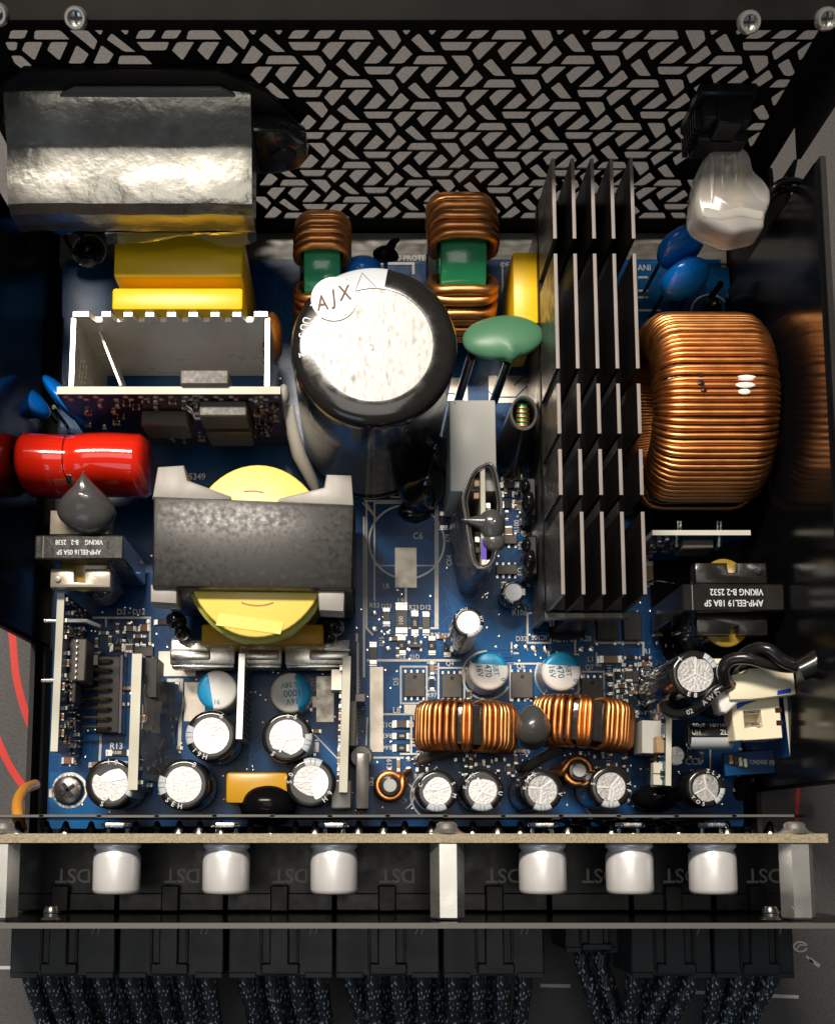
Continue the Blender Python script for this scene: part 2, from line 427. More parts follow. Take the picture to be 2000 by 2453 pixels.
for v in [g for g in ex['geom'] if isinstance(g, bmesh.types.BMVert)]: v.co.y += .28
for v in [v for v in rp.bm.verts if not v.link_faces]: rp.bm.verts.remove(v)
cpart('rear_panel', rp, 'flange_black', 'rear panel punched with a lattice of slanted openings', smooth=0)

tf = MB(); tf.box((XL+XR)/2, 138.5, 80.5, XR-XL+2, 16, 1.0, .4, 2); cpart('top_flange', tf, 'flange_black')
for sx, x in ((-1, XL), (1, XR)):
    sf = MB(); sf.prism([(125.2, 46), (133, 46), (133, 80), (125.2, 80)], x-.4, x+.4)
    sf.bm.transform(Matrix(((0, 0, 1, 0), (1, 0, 0, 0), (0, 1, 0, 0), (0, 0, 0, 1)))); cpart('side_flange', sf, 'case_black')
tbk = MB(); tbk.prism([(119.5, 40), (125.2, 46), (125.2, 34), (119.8, 29)], 81.7, 82.4)
tbk.bm.transform(Matrix(((0, 0, 1, 0), (1, 0, 0, 0), (0, 1, 0, 0), (0, 0, 0, 1)))); cpart('bent_tab', tbk, 'case_black')
def side(poly, x0, x1, name, mat, label=None):
    m = MB(); m.prism(poly, x0, x1); m.bm.transform(Matrix(((0, 0, 1, 0), (1, 0, 0, 0), (0, 1, 0, 0), (0, 0, 0, 1))))
    return cpart(name, m, mat, label, smooth=0)
side([(-14, -8.5), (133, -8.5), (133, 28), (121, 30), (120, 57), (9, 57), (9, 2), (-14, 2)], XR, XR+1, 'side_panel', 'case_black')
side([(-14, -8.5), (133, -8.5), (133, 28), (121, 30), (120, 57), (39, 57), (40, 2), (-14, 2)], XL-1, XL, 'side_panel', 'case_black')
side([(9.6, -7.9), (119, -7.9), (119, 56.3), (9.6, 56.3)], XR-.9, XR-.3, 'side_insulator', 'gloss_sheet', 'glossy black insulating sheet lining the side panel')
side([(41, -7.9), (119, -7.9), (119, 56.3), (39.6, 56.3)], XL+.3, XL+.9, 'side_insulator', 'gloss_sheet', 'glossy black insulating sheet lining the side panel')
# low black insulating tray around the board
tr = MB(); tr.box(81.3, 62, -4, .8, 110, 9); cpart('insulating_tray', tr, 'gloss_sheet'); tr = MB(); tr.box(-66.3, 20, -4.5, .6, 40, 6); cpart('insulating_tray', tr, 'gloss_sheet')
fp = MB(); fp.box((XL+XR)/2+2, -14.5, 25, 152, .9, 64); cpart('front_panel', fp, 'gloss_sheet')
e_ = MB(); e_.box((XL+XR)/2+2, -14.5, 57.05, 152, .9, .1); cpart('front_panel_edge', e_, 'edge_grey')

# screws of the case
def screw_stud(label, loc, group):
    t = thing('case_screw', label, 'screw', loc, (R(32), 0, 0), group)
    m = MB(); m.lathe([(.1, 0), (1.7, 0), (1.85, .3), (1.85, 1.6), (1.6, 2.1), (1.25, 2.1), (1.05, 1.5), (.9, .9), (.05, .75)], 24); part('head', m, 'steel', t)
    m = MB(); m.box(0, 0, .95, 1.8, .35, .3); m.box(0, 0, .95, .35, 1.8, .3); part('cross_recess', m, 'screw_black', t)
    return t
sg = 'screws along the top flange of the rear panel'
for (xy, lb) in (((-45.35,131.29), 'bright screw end above the wrapped mains inlet on the top flange'), ((63.26,130.56), 'bright screw end above the rocker switch on the top flange'),
                 ((-58.1,131.95), 'bright screw end cut by the photo\'s top left corner'), ((75.81,131.14), 'bright screw end at the top right corner of the case')):
    screw_stud(lb, (xy[0], xy[1], 80.3), sg)
for (xy, lb) in (((-51.28,-12.22), 'small dark screw end on the front panel left'), ((69.44,-13.05), 'small dark screw end on the front panel beside the right standoff')):
    t = thing('panel_screw', lb, 'screw', (xy[0], -13.9, 51), (R(90), 0, 0), 'screws on the front panel')
    m = MB(); m.lathe([(.1, -2.2), (1.0, -2.2), (1.3, -1.6), (1.3, -.5), (1.8, 0), (.1, 0)], 20); part('shaft', m, 'screw_black', t)
    m = MB(); m.lathe([(1.25, -1.3), (1.5, -1.15), (1.25, -1.0)], 20); part('thread', m, 'screw_black', t)

# ---------------------------------------------------------------- main circuit board with its print and small chips
pcb = thing('main_circuit_board', 'large blue main circuit board on the floor of the case', 'circuit board', (8, 62, -1.6))
def bpart(name, mb, mat, label=None, **k): return part(name, mb, mat, pcb, label, loc=(-8, -62, 1.6), **k)
m = MB(); m.prism([(-64.3, 2), (80.3, 2), (80.3, 126.2), (-64.3, 126.2)], -1.6, 0); bpart('laminate', m, 'pcb_mask', smooth=0)

# copper pours and tracks under the mask: paler blue areas a hair above the laminate
m = MB(); z = .004
for P in ([(4.47,63.52),(14.31,63.52),(17.87,61.24),(17.82,55.33),(4.45,55.33)], [(18.24,53.06),(23.52,47.65),(35.05,47.65),(34.86,36.91),(25.17,38.69),(19.97,47.65)],
          [(9.26,36.02),(17.2,36.02),(17.11,26.29),(6.14,26.29),(6.16,31.58)], [(32.76,43.16),(41.96,38.69),(49.9,38.69),(49.67,29.81),(32.53,29.81)],
          [(2.21,41.37),(5.31,41.37),(5.23,14.91),(2.18,14.91)], [(77.03,124.37),(82.11,124.37),(82.13,113.72),(76.63,113.72)], [(61.86,125.83),(68.78,125.83),(68.27,110.84),(61.4,110.84)],
          [(-64.06,13.17),(-48.37,13.17),(-48.08,1.53),(-63.67,1.53)], [(-18.88,27.17),(-11.85,27.17),(-2.18,14.04),(-2.17,8.84),(-8.3,17.53),(-18.83,22.77)], [(-65.04,124.37),(-55.35,124.37),(-55.03,112.76),(-64.67,112.76)],
          [(-0.45,81.53),(9.48,81.53),(9.44,73.18),(-0.45,73.18)], [(34.56,122.42),(42.86,122.42),(42.37,99.39),(18.68,99.39),(18.79,110.84)]):
    m = MB(); m.sheet(P, z); z += .0006; bpart('copper_pour', m, 'pcb_pour', smooth=0)
m = MB(); z = .008
rng = random.Random(5)
def trace(x, y, n):
    global z
    a = rng.choice([0, 90, 180, 270]); pts = [(x, y)]
    for _ in range(n):
        l = rng.uniform(1.5, 6); x += math.cos(R(a))*l; y += math.sin(R(a))*l
        if not (-63.5 < x < 79.5 and 3 < y < 125.5): break
        pts.append((x, y)); a += rng.choice([-45, 45])
    if len(pts) < 2: return
    m.line(pts, .28, z); z += .0004
for x0, y0, x1, y1, k in ((5, 12, 62, 52, 150), (-62, 8, 0, 40, 90), (25, 50, 42, 80, 45), (-35, 95, 70, 124, 60), (50, 30, 78, 55, 20)):
    for _ in range(k): trace(rng.uniform(x0, x1), rng.uniform(y0, y1), rng.randint(2, 4))
for k in range(5):
    m.line([(19.5+k*.75, 45.5-k*.2), (19.5+k*.75, 40+k*.75), (23.5+k*.4, 36+k*.75), (33, 36+k*.75)], .25, z); z += .0005
bpart('copper_track', m, 'pcb_pour', smooth=0, kind='stuff')

# white print: outlines, reference letters
m = MB(); Z1 = .06
def sl(P, wd=.38, closed=False):
    global Z1
    m.line(P, wd, Z1, closed); Z1 += .002
def arc(c, r, a0, a1, wd=.38, n=40):
    sl([(c[0]+r*math.cos(R(a0+(a1-a0)*i/n)), c[1]+r*math.sin(R(a0+(a1-a0)*i/n))) for i in range(n+1)], wd)
def st(body, px_xy, size, rz=0):
    global Z1
    m.text(body, size, mx((px_xy[0], px_xy[1], Z1), R(rz)), .92); Z1 += .001
c6 = (10.64,62.34); arc(c6, 8.05, 0, 360, .42, 56)
sl([(3.75,57.14),(17.39,57.14)], .3); sl([(3.77,70.87),(3.73,48.55)]); sl([(17.33,70.87),(17.09,43.61)]); sl([(3.77,70.87),(13.02,70.87)])
sl([(2.07,71.33),(2.04,43.61),(3.27,42.26)]); sl([(2.07,71.33),(17.52,71.33)]); sl([(16.9,73.18),(16.65,43.61),(11.07,43.61)])
sl([(2.72,89.01),(2.7,72.25)]); sl([(3.81,89.01),(3.78,73.18)]); sl([(1.53,71.79),(4.03,67.65),(1.35,70.87)], .3)
arc((8.57,78.74), 6.6, 200, 330); sl([(10.41,52.34),(10.39,49)], .5)
sl([(1.52,67.65),(1.51,47.65),(1.5,33.35)], .45); sl([(0,42.26),(0,17.53)], .45); sl([(2.19,24.53),(1.74,14.91)], .3)
sl([(2.38,36.73),(21.62,36.73)], .5); sl([(9.26,35.4),(9.22,27.61),(14.49,27.61)]); sl([(9.26,35.4),(14.73,35.4),(14.67,27.61)])
sl([(17.2,36.02),(17.12,27.17)]); sl([(22.04,35.13),(17.19,35.13)]); sl([(22.66,35.13),(22.56,27.17)]); sl([(14.91,36.2),(16.58,36.2)], .3); sl([(15.04,30.26),(16.44,30.26)], .3)
sl([(5.26,25.32),(13.16,25.32)]); sl([(11.4,24.7),(11.35,17)]); sl([(9.17,17),(12.23,17)]); sl([(2.18,16.22),(9.6,16.22)])
sl([(36.19,46.84),(41.07,46.84),(40.93,40.47),(36.07,40.47)], .42, True); arc((40.42,45.67), .5, 0, 360, .5, 12)
sl([(41.69,46.93),(41.58,41.9),(44.06,41.9),(44.13,44.95)], .42); sl([(50.58,47.65),(50.39,40.47),(60.56,40.47),(60.42,36.02)], .42)
sl([(46.16,40.92),(46.09,37.98),(46.8,37.98)]); sl([(50.6,38.24),(50.53,35.66),(51.41,35.66)]); sl([(47.59,34.33),(51.99,34.33),(52,28.05)]); sl([(52.42,33.89),(54.01,33.89),(53.8,26.29)])
sl([(32.71,40.47),(32.67,38.24)]); sl([(32.67,38.24),(34,38.24)]); sl([(31.75,36.02),(41.9,36.02)], .4); sl([(32.36,35.57),(32.22,27.17)]); sl([(46.74,35.57),(46.53,27.17)])
sl([(37.56,76.88),(37.13,54.42)], .4); sl([(34.67,76.14),(37.55,76.14)], .4); sl([(34.34,67.93),(39.01,67.93)], .3); sl([(37.12,53.97),(38.01,53.97),(37.94,50.35)], .35)
sl([(54.54,30.7),(55.08,34.51),(56.85,34.51)], .3); sl([(57.64,31.58),(61.6,31.58)], .3); sl([(57.78,30.26),(57.58,23.65)], .3); sl([(58.83,27.34),(60.59,27.34)], .3)
arc((27.31,33.53), 5.11, 90, 330, .4); arc((42.72,33.53), 5.11, 150, 360, .4); arc((16.43,8.41), 5.22, 120, 300, .35)
arc((52.16,8.41), 5.39, 180, 300, .35); arc((8.69,8.41), 3.13, -60, 60, .3)
sl([(-55.85,45.85),(-43.88,45.85)], .45); sl([(-53.19,45.85),(-53.14,44.05)], .4); sl([(-43.88,45.85),(-43.77,40.92)], .4)
sl([(-48.83,37.98),(-48.94,21.72),(-53.84,21.72)], .45); sl([(-53.56,21.02),(-53.67,15.78)], .5); sl([(-39.62,32.47),(-36.89,32.47),(-37.13,17.53)], .7)
sl([(-10.51,22.77),(-2.18,14.04)], .25); sl([(0,17.53),(0.43,3.67)], .3); sl([(29.57,9.28),(29.53,6.69)], .3)
sl([(4.61,125.15),(12.46,125.15),(12.45,122.91)], .6); sl([(32.12,125.15),(31.92,112.76)], .35); sl([(62.2,121.94),(63.86,121.94)], .5); sl([(62.1,118.84),(63.76,118.84)], .5); sl([(62.05,117.29),(63.71,117.29)], .5); sl([(61.96,114.3),(66.55,114.3)], .5)
sl([(82.09,112.76),(83.12,124.37)], .3); sl([(82.15,18.4),(82.19,13.17)], .5); sl([(73.83,17.96),(73.65,13.17)], .3)
arc((-59.15,128.07), 3.7, -60, 300, .35); arc((77.54,113.72), 4.2, 20, 170, .3); arc((85.81,113.92), 3.8, 40, 190, .3)
for body, xy, s_, rz in (('C6', (13.06,63.52), 2.0, 0), ('LR', (6.23,52.61), 1.5, 0), ('L9', (9.33,49.45), 1.5, 0), ('R33', (3.73,48.46), 1.5, 0), ('D33', (6.3,48.28), 1.4, 0),
        ('R23', (12.07,48.01), 1.45, 0), ('D12', (14.56,48.01), 1.45, 0), ('R25', (16.63,42.08), 1.4, 0), ('R2', (18.49,41.99), 1.3, 0), ('D15', (5.22,40.74), 1.3, 90),
        ('R21', (9.36,37.53), 1.25, 180), ('Q15', (12.18,37.53), 1.25, 180), ('D5', (8.27,32.2), 1.5, 90), ('R24', (15.76,32.73), 1.1, 0), ('C53', (16.92,34.69), 1.2, 90), ('Q4', (19.58,36.02), 1.4, 0),
        ('R97', (15.73,29.28), 1.4, 0), ('C17', (14.14,27.52), 1.6, 0), ('L8', (8.34,26.11), 1.8, 0), ('D13', (6.4,23.12), 1.4, 180), ('R43', (6.39,20.85), 1.4, 180), ('R44', (6.38,18.4), 1.4, 180),
        ('R51', (12.07,19.45), 1.3, 90), ('R', (12.19,24.53), 1.4, 0), ('D23', (13.45,17.09), 1.4, 0), ('C19', (6.8,14.74), 1.5, 90), ('R46', (12.89,12.31), 1.4, 0), ('J53', (2.87,11.27), 1.7, 90), ('L5', (9.73,7.29), 1.5, 40),
        ('IC105', (38.48,41.64), 1.5, 180), ('REV: 01', (44.04,41.19), 1.8, 0), ('R28', (48.38,41.28), 1.7, 0), ('D32', (34.76,41.28), 1.5, 0), ('R106', (34.5,46.84), 1.7, 0), ('R104', (36.59,53.88), 1.4, 90),
        ('Q3', (34.66,55.78), 1.5, -90), ('Q2', (35.03,61.42), 1.5, -90), ('R100', (34.21,65.63), 1.5, 90), ('R80', (34.56,70.32), 1.5, 90), ('R94', (35.42,73.09), 1.6, 0), ('C', (37.46,61.97), 1.4, -90),
        ('D1', (48.31,45.4), 1.5, 0), ('Q6', (34.56,35.4), 1.5, 0), ('Q7', (49.02,35.22), 1.5, 0), ('L1', (49.33,36.91), 1.6, 0), ('R41', (53.16,34.95), 1.3, 90), ('C10', (58.42,31.23), 1.7, 0), ('R1', (61.3,38.6), 1.6, 0),
        ('C13', (60.82,34.69), 1.4, 20), ('R12', (56.03,33.53), 1.2, 90), ('R59', (35.03,17.26), 1.5, 0), ('R60', (31.91,13.87), 1.6, 0), ('L6', (34.78,13.35), 1.7, 0), ('R116', (52.54,15.78), 1.5, 90), ('R4', (28.14,17.96), 1.2, 90),
        ('OUS PROTECTION', (13.39,126.31), 1.75, 0), ('OF', (32.57,124.76), 1.7, 0), ('ANI', (63.37,124.08), 1.9, 0), ('R13', (-50.26,18.57), 1.9, 0), ('R137', (-49.25,40.74), 1.9, 180), ('D2 - D12', (-47.9,47.02), 1.7, 0), ('C32', (-59.77,15.35), 1.7, 0),
        ('DB1', (37.82,99.87), 1.6, -90), ('CC0', (70.24,15.35), 2.0, 0), ('R9', (69.26,17.09), 1.3, -90), ('CD1', (-9.06,31.58), 1.7, 90), ('5349', (-34.41,76.6), 2.0, 0), ('C5', (0.63,89.95), 1.5, 70), ('R104', (63.45,55.78), 1.7, 90), ('K/9', (19.41,63.07), 1.4, 90), ('C04', (19.72,58.23), 1.5, 90)):
    st(body, xy, s_, rz)
# dotted via rows and printed blocks
for xa, ya, n, dy in ((862, 1620, 18, 8),):
    for i in range(n):
        p = (0.61,27.17); m.cyl((p[0], p[1]+6-i*.75, .05), (p[0], p[1]+6-i*.75, .07), .16, 6)
bpart('silkscreen_print', m, 'silkscreen', smooth=0, kind='stuff')

def pad(cx, cy, sx, sy, h=.09):
    m = MB(); m.box(cx, cy, h/2, sx, sy, h, .03); bpart('bare_copper_pad', m, 'bare_pad')
pad(10.43,56.7,4.64,8.72, h=.14); pad(4.12,26.33,2.81,17.96, h=.4); pad(11.19,26.29,2.54,2.11); pad(-6.68,28.5,3.69,9.7, h=.3)
pad(-34.08,27.97,4.39,8.29); pad(35.93,96.32,14.56,6.15, h=.05); pad(20.7,96.32,6.82,5.2, h=.05); pad(7.92,85.97,2.26,4.21)
pad(-37.93,36.02,7.94,5.33); pad(25.58,35.8,3.53,1.33); pad(42.01,37.26,3.35,2.49); pad(-8.65,18.66,1.4,2.62); pad(-8.87,27.92,1.05,2.38)
pad(16.16,27.52,1.58,1.06); pad(-63.65,8.84,0.87,1.73); pad(-37.84,31.36,0.88,3.1); pad(82.27,117.1,1.47,2.51, h=.2); pad(85.23,116.38,3.22,3.38, h=.2)
def joint(cx, cy, sx, sy, h=.5):
    m = MB(); m.blob((cx, cy, .05), (sx*.55, sy*.55, h), .12, 1.5, 1, seed=cx); bpart('solder_joint', m, 'solder')
for r in ((3.77,46.88,1.51,1.35), (3.76,43.38,1.51,1.34), (6.68,42.53,1.33,1.25), (6.67,39.18,1.33,1.34), (33.71,39.54,1.15,1.34), (35.83,39.45,1.33,1.52), (37.46,39.14,1.59,1.78), (39.89,39.09,1.5,1.87),
          (47.31,39.18,1.33,1.52), (49.48,39.18,1.24,1.52), (10.87,15.87,1.48,1.22), (10.85,13.78,1.48,1.22), (37.64,48.28,1.24,1.98), (39.68,48.28,1.07,1.98), (33.64,48.14,1.07,1.17), (35.77,48.14,1.07,1.17),
          (38.72,53.74,1.07,1.72), (38.68,51.57,1.07,1.72), (57.11,34.37,1.41,0.62), (63.28,35.93,0.97,1.07), (58.32,26.29,1.14,0.88), (13.64,25.85,1.67,1.94), (13.61,15.17,1.22,1.57), (33.67,70.32,1.8,2.03), (36.24,59.24,1.25,1.82),
          (-48.29,44.77,1.77,1.08), (-44.44,44.91,1.51,1.35), (-51.89,45.13,0.97,1.08), (-51.69,42.8,1.06,1.07), (58.78,25.76,2.63,1.06), (-16.85,98.82,1.09,1.14), (23.46,7.55,0.87,1.73), (56.55,6.9,1.04,1.29), (-9.36,38.15,0.71,1.07)):
    joint(*r)

# chips: body with two bright ends, the mesh shared by chips of one size
CH = {}
def chip(cx, cy, sx, sy, kind='r', rz=0):
    """A chip lying over the rectangle; its ends are on the longer side."""
    if sy > sx: sx, sy, rz = sy, sx, rz+90
    sx, sy = round(sx*5)/5, max(.5, round(sy*5)/5)
    key = (kind, sx, sy)
    if key not in CH:
        k = MB(); h = {'r': .45, 'c': .8, 'b': .7, 'd': .9}[kind]*min(1.0, sy/1.2+.25)
        k.cur = 0; k.box(0, 0, h/2+.03, sx*.62, sy*.96, h, .06)
        k.cur = 1
        for s_ in (-1, 1): k.box(s_*sx*.385, 0, h/2+.04, sx*.2, sy, h+.04, .07)
        k.cur = 2
        for s_ in (-1, 1): k.box(s_*sx*.5, 0, .12, sx*.14, sy*1.02, .24, .05)
        CH[key] = mesh_of('chip', k, [{'r': 'black_plastic', 'c': 'tan_ceramic', 'b': 'brown_ceramic', 'd': 'chip_black'}[kind], 'tin_rough', 'solder'])
    o = part({'r': 'chip_resistor', 'c': 'chip_capacitor', 'b': 'chip_capacitor', 'd': 'chip_diode'}[kind], CH[key], None, pcb, loc=(cx-8, cy-62, 1.6), rot=(0, 0, R(rz)))
    return o
for a in ((6.25,45.98,1.68,3.5, 'd'), (9.44,45.49,2.57,6.47, 'd'), (12.27,44.68,1.68,4.84, 'r'), (14.62,44.59,1.59,4.66, 'd'), (9.46,39.9,1.77,3.66, 'r'), (15.86,39.85,1.68,3.57, 'r'), (19.09,39.49,1.59,3.57, 'r'),
          (3.44,38.07,1.59,4.63, 'd'), (15.82,34.95,0.97,2.84, 'c'), (15.8,31.85,0.97,3.01, 'r'), (9.33,23.21,3.42,1.58, 'd'), (9.32,20.71,3.41,1.49, 'r'), (9.31,18.22,3.41,1.57, 'r'), (12.35,23.17,1.4,1.14, 'r'),
          (8.64,14.78,0.87,2.87, 'c'), (13.56,13.74,2.35,0.96, 'r'), (18.55,66.92,1.79,3.67, 'r'), (32.66,74.66,3.96,1.48, 'd'), (35.63,74.8,2.34,1.39, 'r'), (32.45,72.72,2.88,1.48, 'r'), (32.41,70.41,2.87,1.66, 'r'),
          (35.69,65.72,1.34,3.67, 'r'), (37.89,65.72,1.25,3.67, 'r'), (32.4,64.58,1.61,2.11, 'c'), (53.43,36.86,5.03,1.69, 'c'), (57.68,37.26,3.09,0.89, 'r'), (60.68,37.26,2.74,0.89, 'r'), (57.55,35.75,2.91,0.89, 'r'), (60.77,35.8,2.82,0.98, 'b'),
          (55.05,33.4,1.06,2.93, 'r'), (57.13,33.49,1.67,2.75, 'd'), (53.27,32.69,1.23,2.22, 'r'), (53.3,30.57,1.06,2.03, 'r'), (55.52,31.23,2.46,1.06, 'b'), (57.59,29.86,2.64,0.8, 'c'), (57.97,27.92,3.51,1.15, 'r'), (55.19,28.93,1.23,1.06, 'c'), (53.16,28.75,1.23,1.76, 'r'),
          (-48.02,39.31,1.68,1.78, 'c'), (-50.54,39.4,3,1.78, 'r'), (-49.52,17.22,5.24,1.31, 'r'), (-54.85,37.13,1.5,2.58, 'c'), (-46.38,40.97,0.97,2.23, 'r'), (-44.97,40.88,0.97,2.23, 'r'), (-47.99,43.43,2.3,1.25, 'c'), (-45.02,43.43,2.39,1.25, 'b'), (-41.2,44.86,3.19,1.26, 'r'),
          (23.27,34.33,0.71,1.6, 'c'), (23.78,29.51,0.79,1.5, 'c'), (31.14,52.84,1.25,1.36, 'c'), (31.97,76.32,1.8,1.11, 'c'), (34.67,76.46,1.8,1.39, 'c'), (62.23,55.33,1.51,5.44, 'c'), (-60.21,15.57,2.62,1.31, 'b'), (-54.3,14.7,3.05,1.3, 'c')):
    chip(*a)
# crowd of small chips under the chokes
rng = random.Random(11)
def crowd(x0, y0, x1, y1, n, avoid=()):
    used = []
    for _ in range(n*12):
        if len(used) >= n: break
        x, y = rng.uniform(x0, x1), rng.uniform(y0, y1)
        if any(abs(x-u) < 1.6 and abs(y-v) < 1.5 for u, v in used): continue
        used.append((x, y)); k = rng.choice('rrrccbd')
        if rng.random() < .5: chip(x, y, 1.9, .9, k)
        else: chip(x, y, .9, 1.9, k)
a, b = (21.34,11.61), (34.52,18.4); crowd(a[0], a[1], b[0], b[1], 44)
a, b = (46.19,13.17), (56.38,18.83); crowd(a[0], a[1], b[0], b[1], 34)
a, b = (30.38,61.24), (38.12,45.85); crowd(a[0]+5.5, a[1]-1, b[0], b[1], 0)
a, b = (54.77,23.65), (64.53,27.17); crowd(a[0], a[1], b[0], b[1], 8)
a, b = (-50.48,27.17), (-44.71,43.16); crowd(b[0]-4, a[1], b[0]+1, b[1]-3, 6)
a, b = (30.48,67.65), (32.44,77.81); crowd(a[0], a[1], a[0]+4, b[1], 4)
a, b = (62.5,45.85), (69.34,38.69); crowd(a[0], b[1], b[0], a[1], 8)

a, b = (61.9,27.17), (55.1,35.13); crowd(b[0], a[1], a[0], b[1], 14)
a, b = (3.06,16.22), (7.39,8.84); crowd(a[0], b[1], b[0], a[1], 3)
a, b = (31.99,77.81), (36.49,67.65); crowd(a[0], b[1], b[0], a[1], 4)

a, b = (34.87,37.8), (43.02,46.75); crowd(a[0]+5, a[1], b[0], b[1], 3)
a, b = (68.26,8.84), (80.37,17.53); crowd(a[0], a[1], b[0], b[1], 12)
a, b = (4.41,37.35), (18.14,42.26); crowd(a[0], a[1], b[0], b[1], 4)
a, b = (-18.75,14.04), (-4.83,26.29); crowd(a[0], a[1], b[0], b[1], 9)
a, b = (-45.8,14.91), (-37.4,31.58); crowd(a[0], a[1], b[0], b[1], 8)
a, b = (-55.2,38.69), (-43.86,44.95); crowd(a[0], a[1], b[0], b[1], 8)
a, b = (33.4,54.87), (40.14,79.67); crowd(a[0], a[1], b[0], b[1], 8)
a, b = (17.99,26.29), (46.16,29.81); crowd(a[0], a[1], b[0], b[1], 14)
m = MB(); rv = random.Random(77)
for _ in range(420):
    x, y = rv.uniform(-60, 77), rv.uniform(5, 60); m.lathe([(.05, .03), (.26, .03), (.24, .10), (.05, .06)], 8, (x, y, 0))
bpart('via_ring', m, 'solder', kind='stuff')

def ic(cx, cy, sx, sy, h, npin, name='power_transistor', pins='y', mat='chip_black', dot=True, label=None):
    k = MB(); k.box(0, 0, h/2+.1, sx, sy, h, .12)
    o = part(name, k, mat, pcb, label, loc=(cx-8, cy-62, 1.6))
    k = MB()
    for i in range(npin):
        t = (i-(npin-1)/2)*((sx if pins == 'y' else sy)*.86/max(1, npin-1)) if npin > 1 else 0
        for s_ in (-1, 1):
            if pins == 'y': k.box(t, s_*(sy/2+.3), .12, .5*min(1, sx/npin), .8, .2, .04)
            else: k.box(s_*(sx/2+.3), t, .12, .8, .5*min(1, sy/npin), .2, .04)
    part('pin_row', k, 'solder', o, kind='stuff')
    if dot:
        k = MB(); k.lathe([(.05, 0), (.42, 0), (.42, .02), (.05, .02)], 16, (sx*.02, sy*.32, h+.1)); part('printed_dot', k, 'black_plastic', o)
    return o
ic(12.1,31.47,4.38,5.11, 1.0, 4); ic(19.9,31.25,4.21,5.03, 1.0, 4); ic(34.63,31.39,4.56,5.47, 1.0, 4); ic(49.33,29.98,4.56,5.81, 1.0, 4)
ic(32.48,62.66,3.3,2, 1.1, 3, 'small_transistor', dot=False); ic(31.8,56.08,4.44,2.08, 1.1, 4, 'small_transistor', dot=False); ic(12.29,39.8,2.91,0.89, .9, 2, 'small_transistor', dot=False)
ic(58.5,33.19,1.49,2.56, .9, 2, 'small_transistor', dot=False); ic(-44.84,38.55,3.96,2.13, 1.1, 3, 'small_transistor', dot=False)
ic(52.62,43.68,4.47,6.03, 2.6, 2, 'optocoupler', mat='black_plastic', dot=False); ic(57.88,43.68,3.77,6.03, 2.6, 2, 'optocoupler', mat='black_plastic', dot=False)
k = MB()
p0 = (-50.12,17.23); k.text('R500', .95, mx((p0[0], p0[1], .56))); p0 = (9.36,45.06); k.text('100', 1.3, mx((p0[0], p0[1], .98), R(90)))
p0 = (12.29,44.59); k.text('220', .8, mx((p0[0], p0[1], .52), R(90))); p0 = (-50.35,39.32); k.text('7500', .8, mx((p0[0], p0[1], .52), R(180)))
for (p0, tx) in (((9.44,39.85), '22'), ((15.79,39.76), '30'), ((19.05,39.41), '30'), ((9.34,20.71), '100'), ((9.33,18.18), '101'), ((35.66,65.58), '10'), ((37.81,65.58), '22')):
    k.text(tx, .75, mx((p0[0], p0[1], .53), R(90) if tx in ('22', '30', '10') else 0))
bpart('chip_marking', k, 'silkscreen', smooth=0, kind='stuff')

# ---------------------------------------------------------------- builders for wound parts
def wound(th, c, axis, r0, r1, hw, wr, angs, mat='copper', core='core_varnish', seg=7, rc=None, core_gap=.1, corner=.9, wc=None, bulge=.6, turns_name='winding', jit=.12, spread=1.0, core_r=None):
    """A ring core with a wire wound round its rectangular section. angs is a list of lists of turn angles; axis x or y is the ring's axis."""
    ax = {'x': Vector((1, 0, 0)), 'y': Vector((0, 1, 0)), 'z': Vector((0, 0, 1))}[axis]
    u = {'x': Vector((0, 1, 0)), 'y': Vector((1, 0, 0)), 'z': Vector((1, 0, 0))}[axis]; v = ax.cross(u)
    C = Vector(c)
    def P(a, r, h): return C+(u*math.cos(a)+v*math.sin(a))*r+ax*h
    k = MB(); n = 64; cr = corner*.7
    prof = [(r0+core_gap+cr, -hw+core_gap), (r1-core_gap-cr, -hw+core_gap), (r1-core_gap-cr*.3, -hw+core_gap+cr*.3), (r1-core_gap, -hw+core_gap+cr), (r1-core_gap, hw-core_gap-cr), (r1-core_gap-cr*.3, hw-core_gap-cr*.3),
            (r1-core_gap-cr, hw-core_gap), (r0+core_gap+cr, hw-core_gap), (r0+core_gap, hw-core_gap-cr), (r0+core_gap, -hw+core_gap+cr)]
    k.rings([[P(2*math.pi*i/n, r, h) for r, h in prof] for i in list(range(n))+[0]], cap=False)
    bmesh.ops.remove_doubles(k.bm, verts=k.bm.verts, dist=1e-4)
    part('core', k, core, th)
    rng = random.Random(int(c[0]*10))
    # loop positions from the inner top edge over the outside and back
    A, B, D = r0-wr*.6, r1+wr*bulge, hw+wr*bulge; q = wc or corner
    nq = 5 if q > 1.5 else 3
    def arc_(cx_, cy_, t0): return [(cx_+q*math.cos(R(t0-90*i/(nq-1))), cy_+q*math.sin(R(t0-90*i/(nq-1)))) for i in range(nq)]
    loop = arc_(A+q, D-q, 180)[nq//2:]+arc_(B-q, D-q, 90)+[(B, D*.3), (B, -D*.3)]+arc_(B-q, -D+q, 0)+arc_(A+q, -D+q, -90)[:nq//2+1]
    for grp in angs:
        path = []
        for i, a in enumerate(grp):
            ja = rng.uniform(-jit, jit)*wr/r1; jr = rng.uniform(0, jit)*wr
            for r, h in loop: path.append(P(a+ja*(abs(h)/D), r+(jr if r > A+q else 0), h))
            if i < len(grp)-1:
                path.append(P(a+(grp[i+1]-a)*.35, A, -D*.3)); path.append(P(a+(grp[i+1]-a)*.7, A, D*.4))
        k = MB(); k.tube(path, wr, seg); part(turns_name, k, mat, th, smooth=80)
    return th
def even(a0, a1, n): return [R(a0+(a1-a0)*i/(n-1)) for i in range(n)]

